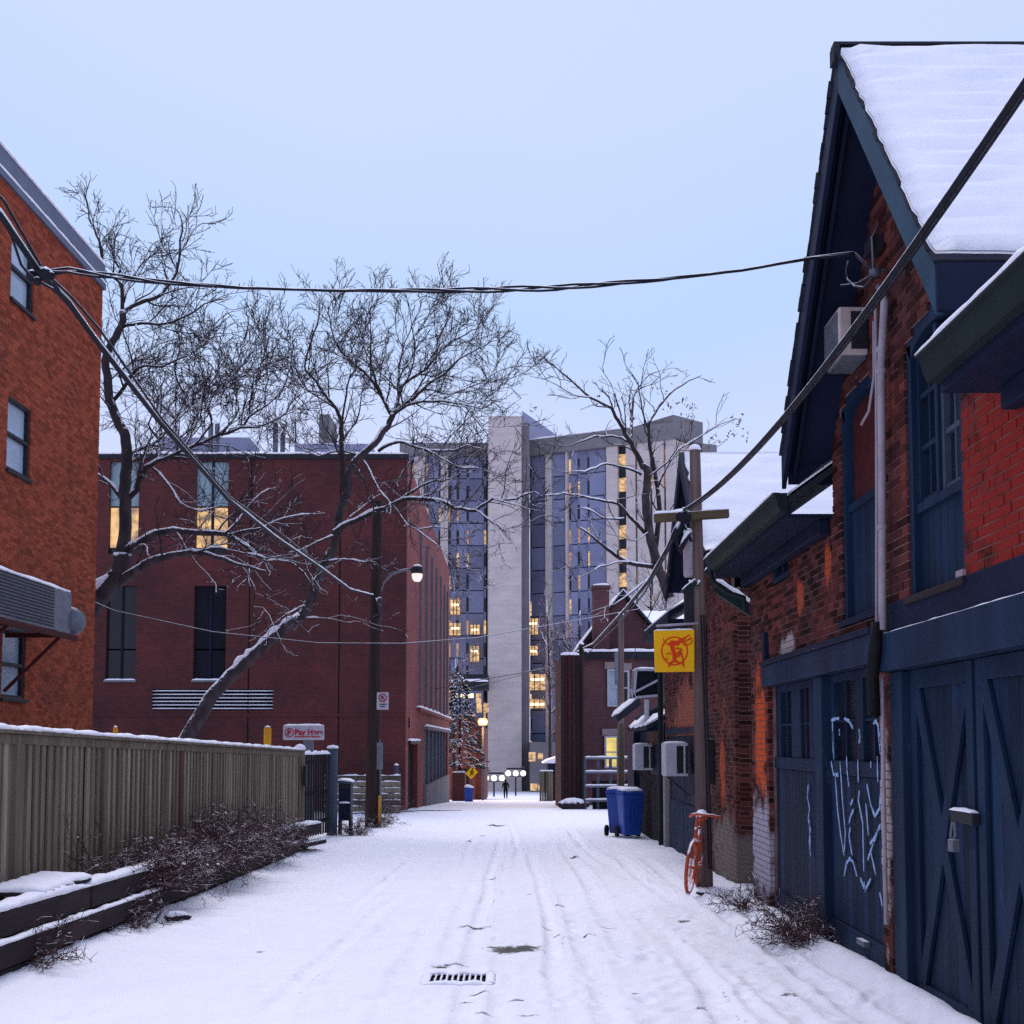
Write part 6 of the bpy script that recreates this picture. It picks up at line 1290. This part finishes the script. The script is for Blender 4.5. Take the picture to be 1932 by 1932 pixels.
T2 = [([(340,1410),(376,1351),(399,1315),(435,1276),(480,1233),(523,1196),(568,1163)], .19, .145, 0, (0, .3)),
 ([(566,1165),(585,1137),(592,1107),(617,1058),(627,1036),(636,1003),(644,960),(657,920),(660,888),(679,860),(708,837),(731,805),(742,780)], .135, .08, .25, (.3, .6)),
 ([(742,780),(768,760),(790,742),(811,722),(842,702),(865,679),(902,659),(937,642)], .055, .010, 1, (.6, 0)), ([(742,780),(748,765),(755,740),(768,719),(802,697),(822,674),(842,651),(880,630),(905,618),(920,599)], .055, .009, 1, (.6, 1.6)),
 ([(738,782),(722,751),(702,719),(679,694),(645,665),(628,630),(622,600),(619,574)], .055, .009, 1, (.6, 1.0)), ([(722,751),(706,710),(699,674),(700,640),(699,617),(697,565)], .035, .008, 1, (.7, -.6)),
 ([(755,742),(752,700),(760,660),(775,620),(790,590),(798,565)], .035, .008, 1, (.8, 2)), ([(822,676),(828,640),(845,600),(852,560)], .025, .007, 1, (1.2, 1.8)),
 ([(650,925),(645,874),(645,831),(645,805),(634,771),(611,742),(590,712),(576,694),(582,659),(599,611),(602,570)], .07, .009, .9, (.4, -1.2)), ([(645,800),(654,745),(660,712),(672,690),(660,650)], .03, .008, 1, (0, -1.5)), ([(611,742),(580,735),(560,700),(555,650)], .025, .007, 1, (-.8, -.5)),
 ([(742,782),(782,760),(831,757),(874,762),(908,771),(940,752)], .04, .009, 1, (.6, -.9)), ([(831,757),(860,740),(900,725),(940,700),(975,690)], .025, .007, 1, (0, 1.0)), ([(874,762),(905,800),(925,830),(940,870)], .02, .007, .9, (-.6, -1.2)),
 ([(714,850),(754,834),(788,845),(845,851),(882,842),(915,850)], .045, .010, .8, (.5, -1.0)), ([(802,848),(835,866),(868,882),(902,885),(950,900)], .03, .008, .9, (-.3, -1.4)),
 ([(630,1005),(654,991),(702,966),(731,957),(759,942),(817,942),(859,957),(897,962),(931,942),(960,945),(1000,930),(1017,934)], .085, .014, .55, (.4, -1.6)), ([(748,947),(782,925),(814,908),(845,905),(880,885)], .05, .010, .7, (0, .8)), ([(897,962),(930,985),(960,1010),(975,1040)], .02, .006, .8, (-1, -1.8)), ([(931,942),(980,955),(1020,965)], .02, .006, .8, (-1.2, -2)),
 ([(688,868),(711,917),(731,942),(759,977),(782,997),(820,995),(854,999)], .035, .010, .8, (.5, -1.4)), ([(782,997),(815,1020),(840,1045),(850,1070)], .018, .006, .9, (-1, -1.6)), ([(590,1110),(570,1080),(545,1060),(500,1060),(455,1085)], .03, .008, .8, (.3, -.8)), ([(634,1010),(599,1022),(560,1040),(510,1052)], .03, .008, .8, (.4, -.6)), ([(617,1058),(650,1055),(690,1060),(720,1050)], .025, .008, .8, (.3, -.8)), ([(679,862),(640,850),(600,860),(560,840),(530,800)], .03, .007, .9, (.5, 1.4)), ([(585,1140),(560,1150),(530,1165),(505,1185)], .02, .006, .5, (.3, -.5)), ([(568,1165),(620,1168),(665,1175)], .018, .006, .5, (.3, -.3))]
tree('bare_tree', 'broad bare tree leaning right, snow on its trunk above the fence', 31.0, T2, 5, 1.0, Lmul=1.25)
T3 = [([(1262,1130),(1250,1090),(1238,1059),(1229,1021),(1222,984),(1219,936),(1221,893),(1212,876)], .155, .10, .3, (0, 0)),
 ([(1212,876),(1195,844),(1180,818),(1166,793),(1152,770),(1115,750),(1085,725),(1050,695),(1012,662)], .08, .010, .8, (0, -1)), ([(1189,836),(1192,793),(1195,750),(1215,715),(1245,700)], .05, .010, .75, (0, 1)), ([(1180,815),(1165,760),(1150,720),(1130,690)], .03, .008, .75, (0, .6)),
 ([(1236,1045),(1243,961),(1241,927),(1236,893),(1224,816),(1235,779),(1262,745),(1300,720),(1325,708)], .08, .009, .7, (.2, 1.0)), ([(1224,816),(1210,770),(1205,730),(1190,700)], .03, .008, .7, (.6, 0)), ([(1240,920),(1270,860),(1310,830),(1360,800),(1395,790)], .03, .008, .6, (.3, 1)),
 ([(1219,1007),(1186,973),(1166,950),(1129,944),(1086,933),(1052,933),(1012,936)], .055, .010, .5, (0, -1.2)), ([(1178,979),(1143,979),(1109,961),(1080,960)], .03, .008, .5, (-.6, -1)), ([(1232,1070),(1186,1061),(1152,1041),(1132,1024),(1108,1005),(1086,990)], .075, .012, .5, (0, -1.2)), ([(1186,1061),(1160,1062),(1120,1075),(1086,1095)], .025, .008, .6, (-.5, -1.2)),
 ([(1209,895),(1184,883),(1143,876),(1115,887),(1080,890),(1029,884)], .04, .009, .5, (0, -1)), ([(1186,833),(1166,824),(1123,825),(1072,841),(1040,838)], .04, .008, .6, (0, .8)), ([(1220,900),(1250,880),(1275,850),(1290,810)], .03, .008, .7, (0, -1)), ([(1226,1000),(1200,1020),(1160,1010),(1120,1000)], .02, .007, .6, (0, -1.5)),
 ([(1240,1080),(1200,1110),(1160,1140),(1110,1155)], .035, .008, .6, (0, -1.5)), ([(1115,750),(1080,745),(1040,720),(1000,710)], .02, .006, .8, (-.7, -1.2))]
t3, tg3 = tree('leafy_bare_tree', 'bare tree with a few brown leaves above the gabled roof', 34.0, T3, 8, .75, Lmul=.95)
lf = MB(); rl2 = random.Random(4)
for (x, y, n) in ((1265, 765, 14), (1285, 760, 10), (1302, 772, 14), (1300, 790, 10), (1390, 800, 14), (1375, 818, 10), (1405, 818, 6), (1008, 768, 10), (1245, 735, 8), (1350, 830, 6), (1195, 790, 6), (1130, 760, 6), (1245, 810, 6), (1290, 830, 6)):
    for k in range(n):
        p = at(x+rl2.gauss(0, 7), y+rl2.gauss(0, 6), 34+rl2.uniform(-.5, 1)); a = Vector((rl2.uniform(-1, 1), rl2.uniform(-1, 1), rl2.uniform(-1, 1))).normalized(); b = a.orthogonal().normalized(); w = rl2.uniform(.04, .075)
        lf.add([p-a*w, p+b*w*.5+Vector((0,0,.012)), p+a*w, p-b*w*.5+Vector((0,0,.012))], [(0,1,2,3)])
lf.build('leaves', M['leaf'], t3, kind='stuff')
# hazy trees farther off
def far_tree(lab, x, D, ytop, ybase, spread, seed, group='far bare trees'):
    rg_ = random.Random(seed); limbs = [([(x, ybase), (x+rg_.uniform(-3, 3), (ybase*.6+ytop*.4)), (x+rg_.uniform(-5, 5), ytop+12)], .16, .03, .7, (0, 0))]
    for k in range(9):
        y0 = ybase+(ytop-ybase)*rg_.uniform(.25, .75); sx = rg_.uniform(-1, 1)*spread; limbs.append(([(x, y0), (x+sx*.45, y0-abs(sx)*.35-8), (x+sx, max(ytop, y0-abs(sx)*.7-rg_.uniform(10, 40)))], .06, .015, .8, (0, rg_.uniform(-2, 2))))
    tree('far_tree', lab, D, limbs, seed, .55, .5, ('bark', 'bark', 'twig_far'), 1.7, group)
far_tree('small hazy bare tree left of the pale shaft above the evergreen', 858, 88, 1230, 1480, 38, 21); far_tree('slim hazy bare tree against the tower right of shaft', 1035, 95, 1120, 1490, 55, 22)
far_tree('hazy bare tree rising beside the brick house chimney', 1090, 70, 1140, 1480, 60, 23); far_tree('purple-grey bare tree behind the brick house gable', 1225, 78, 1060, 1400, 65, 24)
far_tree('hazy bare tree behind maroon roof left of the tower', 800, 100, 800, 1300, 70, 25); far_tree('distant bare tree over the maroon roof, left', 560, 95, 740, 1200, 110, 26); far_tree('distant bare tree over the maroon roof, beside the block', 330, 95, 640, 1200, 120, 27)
# snowy evergreen
ev_t = thing('evergreen_tree', 'snow-laden evergreen beside the glowing sodium lamp', 'tree', at(868, 1500, 84)); c_ = at(868, 1268, 84)
s = MB(); s.tube([(c_.x, 84, gz(84)), (c_.x, 84, c_.z)], [.16, .03], 8); s.build('trunk', M['bark'], ev_t)
nd = MB(); r5 = random.Random(6)
for k in range(900):
    f_ = r5.random()**.8; z = c_.z+(gz(84)+2.6-c_.z)*f_; rad = .25+1.75*f_; a = r5.uniform(0, 6.283); rr = rad*r5.uniform(.25, 1); p = Vector((c_.x+math.cos(a)*rr, 84+math.sin(a)*rr, z-.22*rr)); d = Vector((math.cos(a), math.sin(a), -.35))*r5.uniform(.18, .42); b = d.cross(Vector((0,0,1))).normalized()*r5.uniform(.05, .12)
    nd.add([p-b, p+d*.6-b*.7+Vector((0,0,.05)), p+d, p+d*.6+b*.7+Vector((0,0,.05)), p+b], [(0,1,2,3,4)]); nd.add([p+Vector((0,0,-.08)), p+d*.5+Vector((0,0,-.14)), p+d], [(0,1,2)])
nd.build('crown', M['needle'], ev_t, kind='stuff')

# ================================================================== shrubs and weeds
def shrub(lab, x, y, rx, ry, h, n, seed, z0=None, group='dry shrubs along the fence', lean=0):
    rg_ = random.Random(seed); g0 = gz(y) if z0 is None else z0; t_ = thing('dry_shrub', lab, 'shrub', (x, y, g0), group); st, tg = MB(), MB()
    for k in range(n):
        p = Vector((x+rg_.gauss(0, rx*.35), y+rg_.gauss(0, ry*.4), g0)); a = rg_.uniform(0, 6.283); d = Vector((math.cos(a)*.8+lean, math.sin(a)*.8, rg_.uniform(.4, 1.3))).normalized(); L = h*rg_.uniform(.6, 1.25); q = [p]
        for j in range(6): d = (d+Vector((rg_.gauss(0, .25)+lean*.1, rg_.gauss(0, .25), rg_.gauss(-.10, .16)))).normalized(); q.append(q[-1]+d*L/6)
        st.tube(q, [.006-.0006*j for j in range(7)], 4, cap=False)
        for j in range(16):
            i = rg_.randint(1, 5); b = q[i].lerp(q[i+1], rg_.random()); dd = Vector((rg_.gauss(0, 1), rg_.gauss(0, 1), rg_.gauss(.3, .8))).normalized(); l2 = rg_.uniform(.05, .17)
            m_ = b+dd*l2*.5; e2 = m_+(dd+Vector((rg_.gauss(0, .5), rg_.gauss(0, .5), rg_.gauss(0, .5)))).normalized()*l2*.6; tg.tube([b, m_, e2], [.0035, .003, .002], 3, cap=False)
            if rg_.random() < .5: tg.tube([m_, m_+Vector((rg_.gauss(0, .05), rg_.gauss(0, .05), rg_.gauss(.02, .05)))], [.0028, .002], 3, cap=False)
    sb = MB()
    for k in range(n//4):                                        # snow caught in the twigs
        a = rg_.choice(st.v); r_ = rg_.uniform(.008, .026)
        if a[2] > g0+h*.15: sb.lathe([(r_*.3, -r_*.35), (r_, 0), (r_*.7, r_*.5), (r_*.1, r_*.65)], 6, a)
    if sb.f: sb.build('snow', M['snow'], t_, kind='stuff', smooth=True)
    st.build('stems', M['shrub'], t_, kind='stuff'); tg.build('twigs', M['shrub'], t_, kind='stuff')
shrub('dense dry brown shrub spilling over the planter, nearest its open stretch', -4.12, 14.4, .38, 1.3, .62, 330, 31, .05)
shrub('taller dry shrub with snowy top in the middle of the hedge', -4.15, 17.2, .4, 1.5, .85, 380, 32, .0)
shrub('dry shrub at the far end of the hedge by the timber ends', -4.2, 20.4, .36, 1.5, .7, 300, 33, -.1)
shrub('sparse frosted weeds at the near foot of the timber kerb', -4.0, 10.4, .25, .5, .45, 26, 34)
shrub('thin reddish stems against fence boards behind the kerb', -4.45, 13.2, .2, .7, 1.1, 16, 35, .2)
shrub('low scraggly weeds at the kerb below the hedge start', -3.95, 12.9, .2, .6, .35, 26, 39)
shrub('brown dry bush at the foot of the blue plank doors', 2.74, 11.7, .16, .5, .55, 60, 36, None, 'dry weeds by the carriage house', -.15)
shrub('scrubby dry weeds at the whitewashed brick corner', 2.66, 14.2, .25, .5, .42, 24, 37, None, 'dry weeds by the carriage house', -.15)
shrub('dry weed clump at the foot of the lamp pole', -3.6, 32.9, .4, .4, .7, 40, 38, None, 'dry weeds by the lamp pole')
shrub('dried grassy plant before the rail fence', -4.6, 42.4, .5, .4, 1.3, 60, 40, None, 'dry weeds by the lamp pole')
shrub('twiggy weeds beside the dark cabinet', -3.75, 29.0, .3, .3, .6, 36, 41, None, 'dry weeds by the lamp pole')
# bits lying in the lane
for k, (x, y, D, L, a) in enumerate(((690, 1541, 42, 1.2, .3), (800, 1520, 44, 3.0, .5), (730, 1540, 38, .9, 1.2))):
    p = at(x, y, D); p.z = gz(D)+.03; s = MB(); d = Vector((math.cos(a), math.sin(a), 0)); s.tube([p-d*L/2, p+Vector((0, .1, .04)), p+d*L/2], [.03, .025, .01], 6); tag(s.build('fallen_branch', M['bark'], smooth=True), ['fallen branch on the snow right of the lamp pole', 'long thin branch lying along the left verge', 'short stick lying on snow near the lamp pole'][k], 'branch')
for k, (x, y, lab) in enumerate(((-4.0+.35, 13.4, 'dark clod of leaves at the kerb below the hedge'), (2.45, 16.0, 'orange-brown leaf clump by the bicycle wheel'), (2.35, 48.2, 'snow-topped dark log at the foot of the timber wing'))):
    g0 = gz(y); s = MB(); r6 = random.Random(k); sz = (.12, .07, .5)[k]; pts = [Vector((x+(j-2)*sz*.6, y+r6.gauss(0, .02), g0+sz*.35)) for j in range(5)]; s.tube(pts, [sz*.2, sz*.5, sz*.55, sz*.45, sz*.15], 8); tag(s.build('debris_clump' if k < 2 else 'log', M['bark'], smooth=True), lab, 'debris' if k < 2 else 'log')
s = MB(); s.obox((2.62, 7.35, gz(7.4)-.02), (.18, -.1, 0), (.08, .2, 0), (0, 0, .09)); pb2 = tag(s.build('paving_block', M['stone'], bevel=.012), 'pale stone block in the snow at the barn door foot', 'block')
